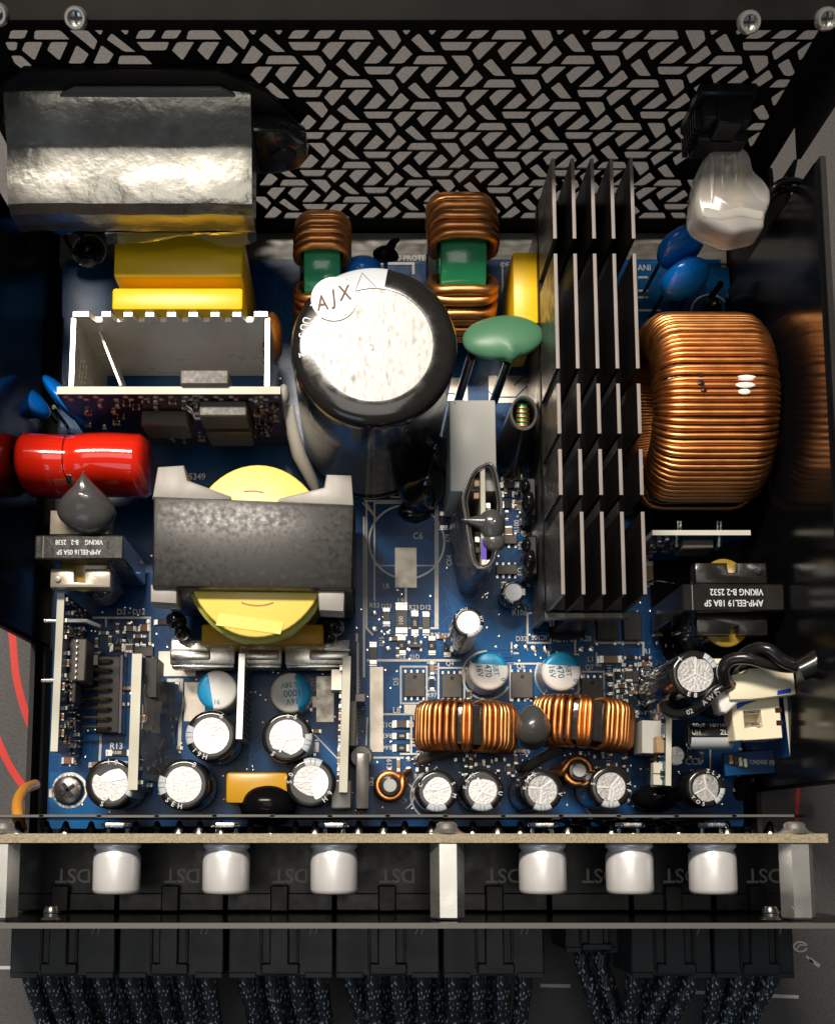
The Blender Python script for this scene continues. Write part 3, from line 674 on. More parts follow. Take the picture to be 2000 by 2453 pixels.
# ---------------------------------------------------------------- mains inlet wrapped in metal foil
inl = thing('mains_inlet', 'mains inlet wrapped in shiny dark metal foil against the lattice panel', 'power inlet', (-41, 122, 20))
def at_(o): return o.location/S
def sub(name, mb, mat, th, label=None, **k):
    l = th.location/S
    return part(name, mb, mat, th, label, loc=(-l.x, -l.y, -l.z), **k) if th.rotation_euler[0] == 0 and th.rotation_euler[2] == 0 else part(name, mb, mat, th, label, **k)
m = MB()
prof = [(132.2, 43), (132.2, 57.6), (131.7, 58.4), (130.8, 58.2), (127.2, 56.5), (123.7, 54.8), (123.2, 54.5), (122.6, 54.3), (118, 53.5), (114.5, 52.8), (113.3, 52.4), (112.2, 50.2), (112.0, 48), (112.2, 45), (112.4, 43)]
rings = []
for i in range(13):
    x = -63.2+44.2*i/12; e = min(i, 12-i)
    rings.append([(x, y+.25*noise.noise(Vector((x*.2, y*.3, 1))), z-(.45 if e == 0 else 0)+.16*noise.noise(Vector((x*.09, y*.22, z*.05)))) for y, z in prof])
m.rings(rings); sub('foil_wrap', m, 'foil_tape', inl, smooth=14)
m = MB()
pl = [(-66, 26), (-66, 57), (-58, 64.5), (-24, 64.5), (-16, 57.5), (-11.2, 47), (-11.2, 38), (-16, 28)]
m.prism([(x, z) for x, z in pl], 131.6, 132.9, .4, axis='y'); sub('mounting_flange', m, 'black_plastic', inl)
m = MB(); m.prism([(-54, 57.5), (-21, 57.5), (-24, 60.4), (-50, 60.4)], 130.6, 131.5, .3, axis='y'); sub('paper_gasket', m, 'insulator_grey', inl)
m = MB()
ear = [(-19, 36), (-19, 51.5), (-13, 51), (-9.6, 47.5), (-9.2, 42), (-11, 37.5), (-14.5, 35.6)]
m.prism(ear, 127.6, 131.4, .9, axis='y'); sub('mounting_ear', m, 'ear_black', inl)
m = MB(); m.lathe([(1.0, 0), (2.2, 0), (2.2, .5), (1.0, .5)], 24, mx=mx((-13.6, 127.55, 43.5), rx=R(90))); sub('screw_hole', m, 'screw_black', inl)
m = MB()
fr = []
for i in range(15):
    x = -47.5+28.5*i/14
    fr.append([(x, 112.6-.8*t, 42-2.0*t+.9*math.sin(i*.95)*t) for t in (0, .3, .6, 1)])
m.rings([[Vector(p)+Vector((0, .9*math.sin(j*1.3+i*.6)*(j/3), 0)) for j, p in enumerate(r_)] for i, r_ in enumerate(fr)], closed=False)
sub('film_skirt', m, 'clear_film', inl, smooth=60)

# ---------------------------------------------------------------- yellow film capacitors
def film_cap(label, box, h, mat='yellow_box', group='yellow box capacitors', z0=.3):
    cx, cy, sx, sy = box
    t = thing('film_capacitor', label, 'capacitor', (cx, cy, 0), group=group)
    m = MB(); m.box(0, 0, (h+z0)/2, sx, sy, h-z0, .7, 2); part('case', m, mat, t)
    m = MB(); m.box(0, 0, .25, sx*.9, sy*.8, .5); part('base_seal', m, 'amber_box', t)
    for s_ in (-1, 1):
        m = MB(); m.cyl((s_*sx*.4, 0, -1), (s_*sx*.4, 0, .3), .4, 8); part('lead', m, 'solder', t)
    return t
film_cap('large yellow box capacitor below the foil wrapped inlet, in its shade', (-34.52,111.39,25.06,9.22), 35)
film_cap('large yellow box capacitor just behind the notched silver heat spreader', (-34.55,102.46,25.34,4.56), 35)
film_cap('narrow yellow box capacitor between the right green choke and the finned heatsink', (33.77,108.58,5.26,15.19), 26)

# ---------------------------------------------------------------- bulk capacitor
bx, by = (3.03,86.06)
bulk = thing('bulk_capacitor', 'huge black cylindrical capacitor with silver top and AJX sticker', 'capacitor', (bx, by, 0))
rb = 14.91
m = MB(); m.lathe([(.1, 0), (rb-1, 0), (rb-.3, 1), (rb-.3, 3), (rb-1.0, 4.2), (rb-.2, 5.5), (rb-.2, 50), (rb-.05, 52.2), (rb-.8, 53.4), (rb-1.8, 53.9), (rb*.705, 53.9), (rb*.70, 53.5), (.1, 53.5)], 72); part('sleeve', m, 'sleeve_black', bulk)
m = MB(); m.lathe([(.05, 53.4), (rb*.705, 53.4), (rb*.70, 53.72), (rb*.55, 53.8), (.05, 53.84)], 64); part('can_top', m, 'label_silver', bulk)
m = MB(); m.lathe([(rb*.70, 53.93), (rb-1.7, 53.96), (rb-.6, 53.4), (rb+.05, 52.2), (rb-.1, 47), (rb-.1, 14)], 14, a0=R(80), a1=R(119)); part('polarity_stripe', m, 'sleeve_grey', bulk, smooth=50)
m = MB()
def tri(a0, r0, a1, r1, wd=.12):
    m.line([(r0*math.cos(R(a0)), r0*math.sin(R(a0))), (r1*math.cos(R(a1)), r1*math.sin(R(a1)))], wd, 54.02)
tri(108, rb*.71, 99, rb*.90); tri(99, rb*.90, 88, rb*.71); tri(115, rb*.73, 112, rb*.87)
part('stripe_mark', m, 'marker_black', bulk, smooth=0)
sx, sy = (-4.08,94.44); sx -= bx; sy -= by
m = MB(); m.lathe([(.05, 53.98), (4.08, 53.98), (4.08, 54.06), (.05, 54.06)], 32, (sx, sy, 0)); part('round_sticker', m, 'white_plastic', bulk, smooth=30)
m = MB()
for ch, dx, dy, rz in (('A', -2.05, -.9, 8), ('J', 0, .2, 6), ('X', 1.95, .95, 8)): m.text(ch, 4.0, mx((sx+dx, sy+dy, 54.1), R(rz)), .75)
part('sticker_lettering', m, 'print_dark', bulk, smooth=0)
m = MB(); m.text('2', 1.7, mx((-.3, -.6, 53.9), R(20))); part('top_digit', m, 'print_dim', bulk, smooth=0)
m = MB()
for ch, a in (('C', 140), ('E', 146), ('U', 160), ('U', 166), ('5', 173), ('2', 189)):
    m.text(ch, 1.9, mx((rb*.86*math.cos(R(a)), rb*.86*math.sin(R(a)), 54.0), R(a-180-90)))
for i, ch in enumerate('50VU'):
    pass
part('rim_lettering', m, 'print_white', bulk, smooth=0)

# black silicone lump and white glue beside the bulk capacitor
g1 = thing('black_silicone_lump', 'glossy black silicone lump at the foot of the bulk capacitor', 'glue', (*(13.65,72.97), 0))
m = MB(); m.blob((0, 0, 5), (5.0, 5.2, 9), .2, .18, 3, 2); m.blob((2.2, 5.5, 7), (3.6, 4.2, 11), .15, .2, 3, 4); part('lump', m, 'glue_black', g1, smooth=80)
m = MB(); m.blob((-1, -3.8, 1.0), (4.2, 2.6, 1.6), .25, .3, 2, 9); part('skirt', m, 'glue_black', g1, smooth=80)
g2 = thing('white_silicone_strip', 'white silicone strip down the left foot of the bulk capacitor', 'glue', (*(-11.84,78.75), 0))
m = MB(); m.tube([(-2.2, 10, 12), (-1.6, 5, 10), (-.4, 1, 7), (2.2, -3.5, 3), (3.2, -5.5, .5)], [1.0, 1.4, 1.6, 1.3, .9], 10); part('strip', m, 'white_plastic', g2, smooth=80)
m = MB(); m.blob((-3.2, 11, 15), (1.2, 2.2, 3.5), .2, .3, 2, 3); part('top_blob', m, 'white_plastic', g2, smooth=80)

# ---------------------------------------------------------------- green common mode chokes
def green_choke(label, px, cy, w_, zc, r1, r0, wr, rear, front):
    X, Y = px, cy
    t = thing('green_choke', label, 'inductor', (X, Y, 0), group='green cored chokes')
    wound(t, (0, 0, zc), 'x', r0, r1, w_/2, wr, [even(*rear), even(*front)], core='green_core', corner=1.0, wc=2.9, bulge=1.35, seg=10, jit=.7)
    m = MB(); m.box(0, 0, .8, w_+3, r1*1.5, 1.6, .4); part('base_plate', m, 'black_plastic', t)
    return t
green_choke('smaller green choke with copper wire, left, behind the bulk capacitor', (-7.11,115.48)[0], (-7.27,117.41)[1], 7.76, 11.6, 10.6, 5.2, .92, (22, 84, 9), (134, 176, 5))
green_choke('larger green choke with thick copper wire left of the narrow yellow capacitor', (21.51,114.6)[0], (22.09,117.7)[1], 9.54, 13.6, 12.6, 6.2, 1.08, (22, 84, 9), (128, 180, 6))

# ---------------------------------------------------------------- black finned heatsink
hs = thing('finned_heatsink', 'black heatsink with five rows of fins right of centre', 'heatsink', (44, 84, 0))
YB = [(37.71,124.8)[1], (37.36,109.01)[1], (37.29,106.09)[1], (36.8,84.05)[1], (36.74,81.21)[1], (36.53,71.81)[1], (36.46,68.93)[1], (36.28,60.43)[1], (36.21,57.37)[1], (35.87,42.35)[1]]
XF = [36.5, 40.1, 43.7, 47.3, 51.0]
for i, x in enumerate(XF):
    for j in range(5):
        y1, y0 = YB[2*j], YB[2*j+1]
        m = MB(); m.cur = 0; m.box(0, 0, -9.5, .66, y1-y0, 19, .0); m.cur = 1; m.box(0, 0, .06, .63, y1-y0-.04, .1)
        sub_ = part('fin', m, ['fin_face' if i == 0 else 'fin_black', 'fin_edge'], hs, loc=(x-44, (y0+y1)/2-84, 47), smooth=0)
m = MB(); m.box(43.7, 84, 26.4, 15.4, YB[0]-YB[9]+.4, 3.0, .2); sub('base_plate', m, 'fin_black', hs, smooth=0)
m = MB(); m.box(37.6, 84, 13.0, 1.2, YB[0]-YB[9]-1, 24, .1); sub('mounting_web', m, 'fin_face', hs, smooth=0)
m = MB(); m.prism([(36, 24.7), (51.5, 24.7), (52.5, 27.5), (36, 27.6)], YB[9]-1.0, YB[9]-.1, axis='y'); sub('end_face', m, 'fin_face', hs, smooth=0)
m = MB(); m.prism([(40, 4), (47.6, 4), (45.5, 1), (42, 1)], YB[9]-1.4, YB[9]+1, axis='y'); m.box(43.7, YB[9], 14, 6, 1.2, 22); sub('mounting_foot', m, 'fin_black', hs, smooth=0)
tg = 'power transistors clamped along the heatsink'
for y, lb in (((39.62,85.01)[1], 'black power transistor on the heatsink beside the black sleeved coil'), ((39.27,68.64)[1], 'black power transistor on the heatsink beside the printed R94'), ((37.74,56.45)[1], 'black power transistor on the heatsink end nearest the small blue can')):
    t = thing('power_transistor', lb, 'transistor', (34.2, y, 0), group=tg)
    m = MB(); m.box(1.4, 0, 9.5, 2.0, 8.0, 9, .3); part('package', m, 'black_plastic', t)
    m = MB(); m.blob((.6, -1.5, 15.0), (1.3, 2.2, 2.2), .35, .6, 3, y); m.blob((.3, 2.1, 13.6), (1.0, 1.5, 2.0), .3, .7, 3, y+1); part('clamp_screw_glue', m, 'glue_black', t, smooth=80)
    for q in (-2.5, 0, 2.5):
        m = MB(); m.box(1.0, q, 3.6, .6, .9, 7.4); part('lead', m, 'solder', t)
for (x, y), py, lb in (((36.68,69.66), 1210, 'thin black standing diode with bright foot beside the printed R80'), ((36.47,58.33), 1335, 'thin black standing diode with bright foot beside the printed Q2')):
    t = thing('standing_diode', lb, 'diode', (x, y, 0), group='standing diodes by the heatsink')
    m = MB(); m.cyl((0, 0, .8), (2.0, .6, 7), .95, 14); part('body', m, 'black_plastic', t)
    m = MB(); m.blob((-.8, 0, .2), (1.0, 1.5, .9), .15, 1, 2, py); part('solder_foot', m, 'solder', t)

# ---------------------------------------------------------------- large copper toroid on the right
tor = thing('toroid_inductor', 'large copper wound toroid inductor standing upright by the right side panel', 'inductor', (68.6, 84.5, 0))
rt = random.Random(3); an = []; a = -170.0
while a < 172:
    an.append(R(a)); a += 3.85+rt.uniform(-.3, .35)+(.9 if rt.random() < .06 else 0)
wound(tor, (0, 0, 20.2), 'x', 9.0, 18.7, 11.0, .565, [an], core='core_varnish', corner=4.3, seg=8, jit=.45)
zz = 39.95
m = MB()
c0 = (64.29,84.9); c1 = (64.32,83.76); c2 = (64.82,82.47)
for c_, l in ((c0, 2.3), (c1, 1.6), (c2, 1.2)): m.blob((c_[0]-68.6, c_[1]-84.5, zz-.15), (l/2, .5, .22), .2, 1, 2, c_[0])
part('paint_mark', m, 'marker_black', tor, 'black paint dab across three turns', smooth=80)
m = MB()
c0 = (72.8,84.82); c1 = (72.58,83.44); c2 = (72.37,82.14)
for c_, l in ((c0, 4.2), (c1, 3.9), (c2, 2.4)): m.blob((c_[0]-68.6, c_[1]-84.5, zz-.12), (l/2, .62, .25), .15, 1, 2, c_[1])
part('paint_mark', m, 'marker_white', tor, 'white paint dab across three turns', smooth=80)
m = MB(); m.box(0, 0, 1, 24, 34, 2, .5); part('base_plate', m, 'black_plastic', tor)

# ---------------------------------------------------------------- main transformer
tx, ty = (-19.08,53.27)
tr_ = thing('main_transformer', 'large power transformer with black taped core and yellow windings', 'transformer', (tx, ty, 0))
def rel(P, t): l = t.location/S; return [(p[0]-l.x, p[1]-l.y) for p in P]
core_b = rel([(-37.67,62.25),(-0.38,60.67),(-0.76,44.55),(-37.44,45.02)], tr_)
m = MB(); m.prism(core_b, 6, 40, 1.1); part('taped_core', m, 'core_tape', tr_)
m = MB()
for q_, P in enumerate(([(-38.05,62.05),(-37.17,68.21),(-32.27,68.53),(-31.52,65.64),(-23.46,62.61),(-23.45,61.81)], [(-15.14,61.25),(-14.37,62.21),(-6.14,64.28),(-5.68,66.77),(-0.93,66.61),(-0.54,60.46)], [(-37.99,45.86),(-33.07,45.86),(-33.08,42.19),(-37.92,42.5)], [(-7.3,45.47),(-2.15,45.47),(-2.38,40.71),(-6.9,40.95)])):
    q = MB(); q.prism(rel(P, tr_), 5 if q_ < 2 else 31, 38.2, .5); part('ferrite_leg', q, 'ferrite', tr_)
def ell(px, py, ax_, ay_, z, n=56):
    c = (px, py); return [(ax_*math.cos(2*math.pi*i/n)+c[0], ay_*math.sin(2*math.pi*i/n)+c[1]) for i in range(n)]
ccx = (-18.6,52.73); o_ = rel([ccx], tr_)[0]
ay_ = 16.11; ax2 = 13.39
m = MB(); m.prism(ell(o_[0], o_[1], ax2, ay_*1.02, 0), 33.6, 36, .35); part('tape_disc', m, 'yellow_tape', tr_, smooth=50)
m = MB(); m.prism(ell(o_[0], o_[1]-.4, ax2*1.05, ay_*1.05, 0), 31.6, 33.4, .3); part('bobbin_flange', m, 'yellow_flange', tr_, smooth=50)
m = MB(); m.prism(ell(o_[0], o_[1], ax2*.95, ay_*.95, 0), 7, 31.5, .3); part('winding', m, 'yellow_tape', tr_, smooth=50)
m = MB(); m.box(o_[0], o_[1]-13.4, 13, 24, 4, 14, .5, 2); part('pin_block', m, 'amber_box', tr_)
for sgn, px_, pp in ((-1, 425, (-36.47,42.85)), (1, 800, (-4.66,41.74))):
    m = MB(); p = rel([pp], tr_)[0]
    m.blob((p[0], p[1], 14), (2.1, 1.9, 4), .2, .4, 2, px_); m.blob((p[0]+1.0*sgn*-1, p[1]-2.0, 11), (1.7, 1.6, 4), .2, .5, 2, px_+3); part('varnished_lead', m, 'glue_black', tr_, smooth=80)
m = MB(); m.box(rel([(-1.66,57.71)], tr_)[0][0]+1.2, 0, 20, .5, 15, 28, .1); part('side_film', m, 'gloss_sheet', tr_)

# ---------------------------------------------------------------- red capacitor, grey glue, small transformer at the left
rcx, rcy = (-53.77,72.84)
redc = thing('red_film_capacitor', 'glossy red lacquered film capacitor near the left panel', 'capacitor', (rcx, rcy, 0))
hw_ = 12.44
m = MB(); rings = []
for i in range(23):
    t = i/22; x = (t*2-1)*hw_; e = 1-abs(t*2-1); k_ = 1 if e > .1 else .86+.14*math.sin(e/.1*math.pi/2)
    pinch = 1-.045*math.exp(-((x+2.8)/1.6)**2)
    rr = []
    for j in range(36):
        a = 2*math.pi*j/36; cy_ = math.copysign(abs(math.cos(a))**.9, math.cos(a)); sy_ = math.copysign(abs(math.sin(a))**.9, math.sin(a))
        rr.append((x, cy_*5.9*k_*pinch+.18*math.sin(x*.35), 22+sy_*9.6*k_*pinch))
    rings.append(rr)
m.rings(rings); part('body', m, 'red_lacquer', redc, smooth=80)
m = MB(); m.tube([(-2.8+1.2*max(0, 60-a)/60, -6.0*math.cos(R(a)), 22+9.75*math.sin(R(a))) for a in range(10, 171, 10)], .07, 5); part('seam_thread', m, 'gloss_sheet', redc)
for s_ in (-1, 1):
    m = MB(); m.cyl((s_*9, 0, -1), (s_*9, 0, 13), .45, 8); part('lead', m, 'solder', redc)
gx, gy = (-51.56,61.96)
gl = thing('grey_silicone_blob', 'dark grey silicone blob hanging from the red capacitor onto the small transformer', 'glue', (gx, gy, 30.5))
def drip(p):
    t = max(0, (p.y+1)/5.4); k_ = max(.10, 1-.86*t*t) if t > 0 else 1
    return Vector((p.x*k_+max(0, t)*-.3, p.y*1.0+(1.6*t*t if t > 0 else 0), p.z*(1 if t < .5 else .85)+t*2.2))
m = MB(); m.blob((0, 0, 0), (5.6, 4.9, 4.6), .10, .16, 4, 5, warp=drip); part('blob', m, 'glue_grey', gl, smooth=80)
m = MB(); m.tube([(-2.4, 5.2, 5.6), (-2.6, 4.4, 5.2), (-2.5, 3.4, 4.0)], [.5, .6, .2], 8); part('drip', m, 'glue_black', gl, smooth=80)

def small_transformer(label, px0, px1, py0, py1, z, top, bot, lines, bob_mat, core_mat, ctop, wext=-.6, group='small taped transformers'):
    (x0, y1), (x1, _) = px0, px1
    cx = (x0+x1)/2; cy = (py0+py1)/2; sx = x1-x0; sy = abs(py1-py0)
    t = thing('small_transformer', label, 'transformer', (cx, cy, 0), group=group)
    m = MB(); m.box(0, 0, z/2+1.5, sx, sy, z-3, .35); part('taped_core', m, core_mat, t)
    for (bx0, bx1, by0, by1, zb, notch) in (top, bot):
        P = [(bx0-cx, by0-cy), (bx1-cx, by0-cy), (bx1-cx, by1-cy), (bx0-cx, by1-cy)]
        nx = (bx0+bx1)/2-cx+notch[0]; w_ = notch[1]
        if notch[2] > 0: P = P[:2]+[P[2], (nx+w_, P[2][1]), (nx+w_*.9, P[2][1]-notch[2]), (nx-w_*.9, P[2][1]-notch[2]), (nx-w_, P[2][1]), P[3]]
        elif notch[2] < 0: P = [P[0], (nx-w_, P[0][1]), (nx-w_*.9, P[0][1]-notch[2]), (nx+w_*.9, P[0][1]-notch[2]), (nx+w_, P[0][1])]+P[1:]
        m = MB(); m.prism(P, zb-4.5, zb, .35); part('bobbin_flange', m, bob_mat, t)
    m = MB(); m.prism(ell(0, 0, sx*.27, abs(top[3]-bot[2])*.5+wext, 0, 40), 3, z-6, .4); part('winding', m, 'glue_black', t, smooth=50)
    m = MB(); m.prism(ell(0, 0, sx*.30, abs(top[3]-bot[2])*.5+wext+.7, 0, 40), z-6.6, z-5.6, .3); part('film_wrap', m, 'kapton', t, smooth=50)
    m = MB(); m.text(lines[0], lines[2], mx((0, -sy*.20, z+.04), R(180)), lines[3]); m.text(lines[1], lines[2], mx((lines[4], sy*.20, z+.04), R(180)), lines[3]); part('printed_lettering', m, 'print_white', t, smooth=0)
    m = MB(); m.box(-sx*.40, 0, z+.02, .08, sy*.9, .05); part('tape_edge', m, 'print_dim', t)
    m = MB(); m.lathe([(.1, 0), (.55, 0), (.55, .5), (.1, .55)], 16, (ctop[0]-cx, ctop[1]-cy, ctop[2])); part('bobbin_peg', m, bob_mat, t)
    return t
a0 = (-61.59,54.6); a1 = (-44.52,54.6)
b0 = (-59.51,60.3); b1 = (-47.94,60.3); c0 = (-59.3,49.17); c1 = (-47.63,49.17)
small_transformer('small transformer with pale bobbin and taped core marked EEL1605A', a0, a1, (-61.51,52.24)[1], (-61.68,57.05)[1], 30,
    (b0[0], b1[0], (-59.43,57.81)[1], (-59.59,62.62)[1], 27, (0, 1, 0)), (c0[0], c1[0], (-59.31,47.56)[1], (-59.44,51.26)[1], 26, (-.2, 1.05, 2.6)),
    ('AMP-EEL16 05A SP', 'VIKING    B-2   2538', 1.35, .78, 0), 'bobbin_tan', 'core_varnish', (*(-57.75,49.12), 26))
a0 = (61.73,44.96); a1 = (81.25,44.96)
b0 = (65.22,50.4); b1 = (78.99,50.4); c0 = (65.1,40.62); c1 = (78.71,40.62)
small_transformer('small transformer with black bobbin and label EEL19 below the right toroid', a0, a1, (61.63,42.22)[1], (61.82,47.54)[1], 30,
    (b0[0], b1[0], (65.13,48.11)[1], (65.29,52.21)[1], 27, (.3, .95, 1.9)), (c0[0], c1[0], (64.77,38.19)[1], (64.92,42.24)[1], 27, (.4, .8, -1.6)),
    ('AMP-EEL19 18A SP', 'VIKING B-2 2532', 1.75, .80, .6), 'core_black', 'core_black', (*(77.38,50.4), 27), wext=1.0)

t = thing('black_film', 'black insulating film on the board under the right toroid and transformer', 'insulating film', (67, 60, .4))
m = MB(); m.prism(rel([(62.09,68.93),(84.76,71.23),(83.2,35.08),(69.11,35.08),(64.78,37.3),(62.44,46.68)], t), 0, .3); part('sheet', m, 'gloss_sheet', t)
m = MB()
for pts in (((-10, 2, .4), (-7, 7, 3), (-2, 9.5, 4)), ((-9, -9, .4), (-5, -7, 3.5), (0, -7.5, 4), (5, -6, 2)), ((-10, 12, .5), (-8, 15, 5), (-9, 19, 2))):
    m.tube(smooth_path(pts, 5), .35, 6)
part('glossy_crease', m, 'glue_black', t, smooth=80)

m = MB()
for (cx_, cy_), a0_, a1_, rr in (((o_[0]+.2, o_[1]-7.5), 235, 305, 5.0), ((o_[0]-1.2, o_[1]+8.2), 65, 105, 5.2)):
    m.line([(cx_+rr*math.cos(R(a0_+(a1_-a0_)*i/10)), cy_+rr*.6*math.sin(R(a0_+(a1_-a0_)*i/10))) for i in range(11)], .28, 36.03)
part('tape_slit', m, 'brown_epoxy', tr_, smooth=0)
m = MB(); m.prism([(o_[0]-7.5, o_[1]-14.2), (o_[0]+4.5, o_[1]-15.9), (o_[0]+5.2, o_[1]-13.6), (o_[0]-6.8, o_[1]-11.9)], 36.02, 36.14, .05); part('tape_end', m, 'yellow_tape', tr_, smooth=0)

# ---------------------------------------------------------------- electrolytic capacitors
def vent_top(th, r, zt, seed):
    """Scored aluminium top: wedges that lie at slightly different tilts, with raised score lines between them."""
    rg = random.Random(seed); m = MB(); ctr = (rg.uniform(-.12, .12)*r, rg.uniform(-.15, .15)*r)
    a0 = rg.uniform(0, 360); cuts = sorted([a0, a0+rg.uniform(95, 135), a0+rg.uniform(210, 260)])
    for i in range(3):
        s, e = cuts[i], (cuts[i+1] if i < 2 else cuts[0]+360); tx_, ty_ = rg.uniform(-.03, .03), rg.uniform(-.03, .03)
        n = max(3, int((e-s)/14))
        pts = [ctr]+[(r*math.cos(R(s+(e-s)*k/n)), r*math.sin(R(s+(e-s)*k/n))) for k in range(n+1)]
        f = [m.bm.verts.new((x, y, zt+tx_*x+ty_*y-.06)) for x, y in pts]; m.bm.faces.new(f)
    part('can_top', m, 'alu_foil', th, smooth=0)
    m = MB(); z = zt+.13
    for c in cuts:
        q = (r*.93*math.cos(R(c)), r*.93*math.sin(R(c))); d = Vector((q[0]-ctr[0], q[1]-ctr[1])).normalized(); n_ = Vector((-d.y, d.x))*.11
        m.prism([(ctr[0]-n_.x, ctr[1]-n_.y), (q[0]-n_.x*1.6, q[1]-n_.y*1.6), (q[0]+n_.x*1.6, q[1]+n_.y*1.6), (ctr[0]+n_.x, ctr[1]+n_.y)], z-.2, z); z += .004
    part('vent_score', m, 'alu_can', th, smooth=0)
ecg = 'black sleeved electrolytic capacitors'
def ecap(label, xy, d, h, stripe, seed, marks=(), inner=.70, sector=46, tilt=(0, 0)):
    t = thing('electrolytic_capacitor', label, 'capacitor', (xy[0], xy[1], 0), (tilt[0], tilt[1], 0), ecg); r = d/2
    m = MB(); b = .09*d
    m.lathe([(.1, .1), (r-.5, .1), (r-.15, .5), (r-.1, 1.3), (r-.5, 1.9), (r-.08, 2.5), (r, 3.2), (r, h-b), (r-b*.12, h-b*.42), (r-b*.45, h-b*.1), (r-b*.9, h), (r*inner+.02, h-.02), (r*inner, h-.22), (.1, h-.3)], 44)
    part('sleeve', m, 'sleeve_black', t, smooth=50)
    vent_top(t, r*inner, h-.12, seed)
    m = MB(); m.lathe([(r*inner+.05, h+.03), (r-b*.9, h+.045), (r-b*.42, h-b*.06), (r-b*.08, h-b*.4), (r+.05, h-b), (r+.05, 3.2)], 9, a0=R(stripe-sector/2), a1=R(stripe+sector/2)); part('polarity_stripe', m, 'sleeve_grey', t, smooth=60)
    m = MB()
    for k, (ch, a) in enumerate(marks): m.text(ch, d*.135, mx(((r*(1+inner)/2)*math.cos(R(a)), (r*(1+inner)/2)*math.sin(R(a)), h+.05+.001*k), R(a-90 if a < 180 else a+90)))
    for o_ in (-.5, .5):
        a = R(stripe); c_, s_ = math.cos(a), math.sin(a); q = (r*(1+inner)/2); n_ = .09*d*o_
        m.cur = 1; m.line([(q*c_-s_*n_-c_*.05*d, q*s_+c_*n_-s_*.05*d), (q*c_-s_*n_+c_*.05*d, q*s_+c_*n_+s_*.05*d)], .10, h+.07)
    part('sleeve_print', m, ['print_white', 'marker_black'], t, smooth=0)
    return t
ecap('black capacitor beside the corner screw, partly under a white board edge', (-48.32,10.18), 9.98, 17, -10, 1, (('9', 75), ('S', 250), ('1', 95)))
ecap('black capacitor between the insulated board and the amber box', (-33.93,10.01), 10.14, 17, 182, 2, (('8', 62), ('S', 225), ('H', 262), ('E', 243)))
ecap('black capacitor just left of the perforated standing board', (-28.58,19.51), 10.15, 18, 178, 3, (('6', 62), ('9', 238), ('1', 222), ('H', 255)))
ecap('black capacitor right of the perforated standing board', (-13.67,19.18), 9.99, 18, -14, 4, (('6', 68), ('S', 230), ('a', 88)))
ecap('black capacitor between the black glue dome and the tall white board', (-8.99,10.34), 9.81, 17, 85, 5, (('0', 158), ('6', -28), ('S', 178), ('H', -50)))
ecap('leftmost black capacitor of the right front row beside the small copper coil', (15.75,8.75), 8.2, 16, 268, 6, (('C', 160), ('5', 25), ('M', -15)), .68, 62)
ecap('second black capacitor of the right front row, touching its neighbour', (24.69,8.91), 8.28, 16, 268, 7, (('K', 170), ('5', 150), ('M', 125), ('U', -10)), .68, 62)
ecap('tall black capacitor below the grey glue ball between the chokes', (35.31,8.64), 7.95, 24, 270, 8, (('K', 172), ('5', 150), ('2', 135), ('E', 118), ('V', -12)), .70, 56)
ecap('black capacitor in the front row left of the chip covered standing board', (49.13,9.42), 8.24, 20, 268, 9, (('Y', 10), ('F', -12), ('5', 170)), .68, 54)
ecap('black capacitor at the front right corner of the blue board', (68.06,9.33), 7.65, 18, -30, 10, (('Z', 82), ('L', 62), ('2', 42), ('Y', 215), ('O', 238), ('5', 258)), .70, 56)
ecap('big shiny black capacitor beside the looped black fan wires', (63.21,29.94), 9.21, 32, 42, 11, (('E', 250), ('8', 268), ('4', 135)), .73, 44)
ecap('slim silver topped capacitor standing alone on blue board above the polymer cans', (21.38,40.62), 5.93, 27, -55, 12, (('M', 118), ('U', 100), ('5', 148), ('H', 20), ('Y', 5)), .74, 80)
ecap('tiny black capacitor half hidden by the upright chip board at right', (63.3,15.99), 4.15, 14, 275, 13, (), .78, 70)
t = ecap('small capacitor with plain blue grey top beside the printed R104', (32.27,49.78), 4.99, 9, 0, 14, (('5', 190), ('4', 215), ('2', 262), ('7', 250)), .72, 36)
for c in t.children:
    if c.name.startswith('can_top'): c.data.materials[0] = MATS['sleeve_grey']
for c in [c for c in t.children if c.name.startswith('vent_score')]: bpy.data.objects.remove(c)

# lying capacitor by the fan connector
lx, ly = (68.13,19.21)
t = thing('lying_capacitor', 'slim capacitor lying on its side with 16V100 print, pale blue below', 'capacitor', (lx, ly, 22))
r = 2.66; x0 = (63.62,19.21)[0]-lx; x1 = (73.13,19.21)[0]-lx
RX = Matrix.Rotation(R(90), 4, 'Y')
m = MB(); m.lathe([(.1, x0), (r-.6, x0+.05), (r-.1, x0+.5), (r, x0+1), (r, x1-1), (.1, x1)], 36, mx=RX); part('sleeve', m, 'sleeve_black', t, smooth=50)
m = MB(); m.lathe([(r-.05, x0+.3), (r+.04, x0+.9), (r+.05, x1-1)], 12, mx=RX, a0=R(192), a1=R(300)); 
part('polarity_stripe', m, 'sleeve_grey', t, smooth=60)
m = MB()
def wrap_text(body, size, x, ang):
    q = Matrix.Translation((x, -(r+.08)*math.sin(ang), (r+.08)*math.cos(ang))) @ Matrix.Rotation(ang, 4, 'X'); m.text(body, size, q, .9)
wrap_text('00\u00b5F  16V100', 1.35, (x0+x1)/2-.6, R(-42)); wrap_text('UH           ZLH', 1.35, (x0+x1)/2-.6, R(-8)); part('sleeve_print', m, 'print_white', t, smooth=0)
for v in (-1, 1):
    m = MB(); m.cyl((x1, v, 0), (x1+6, v, 0), .3, 8); part('lead', m, 'solder', t)

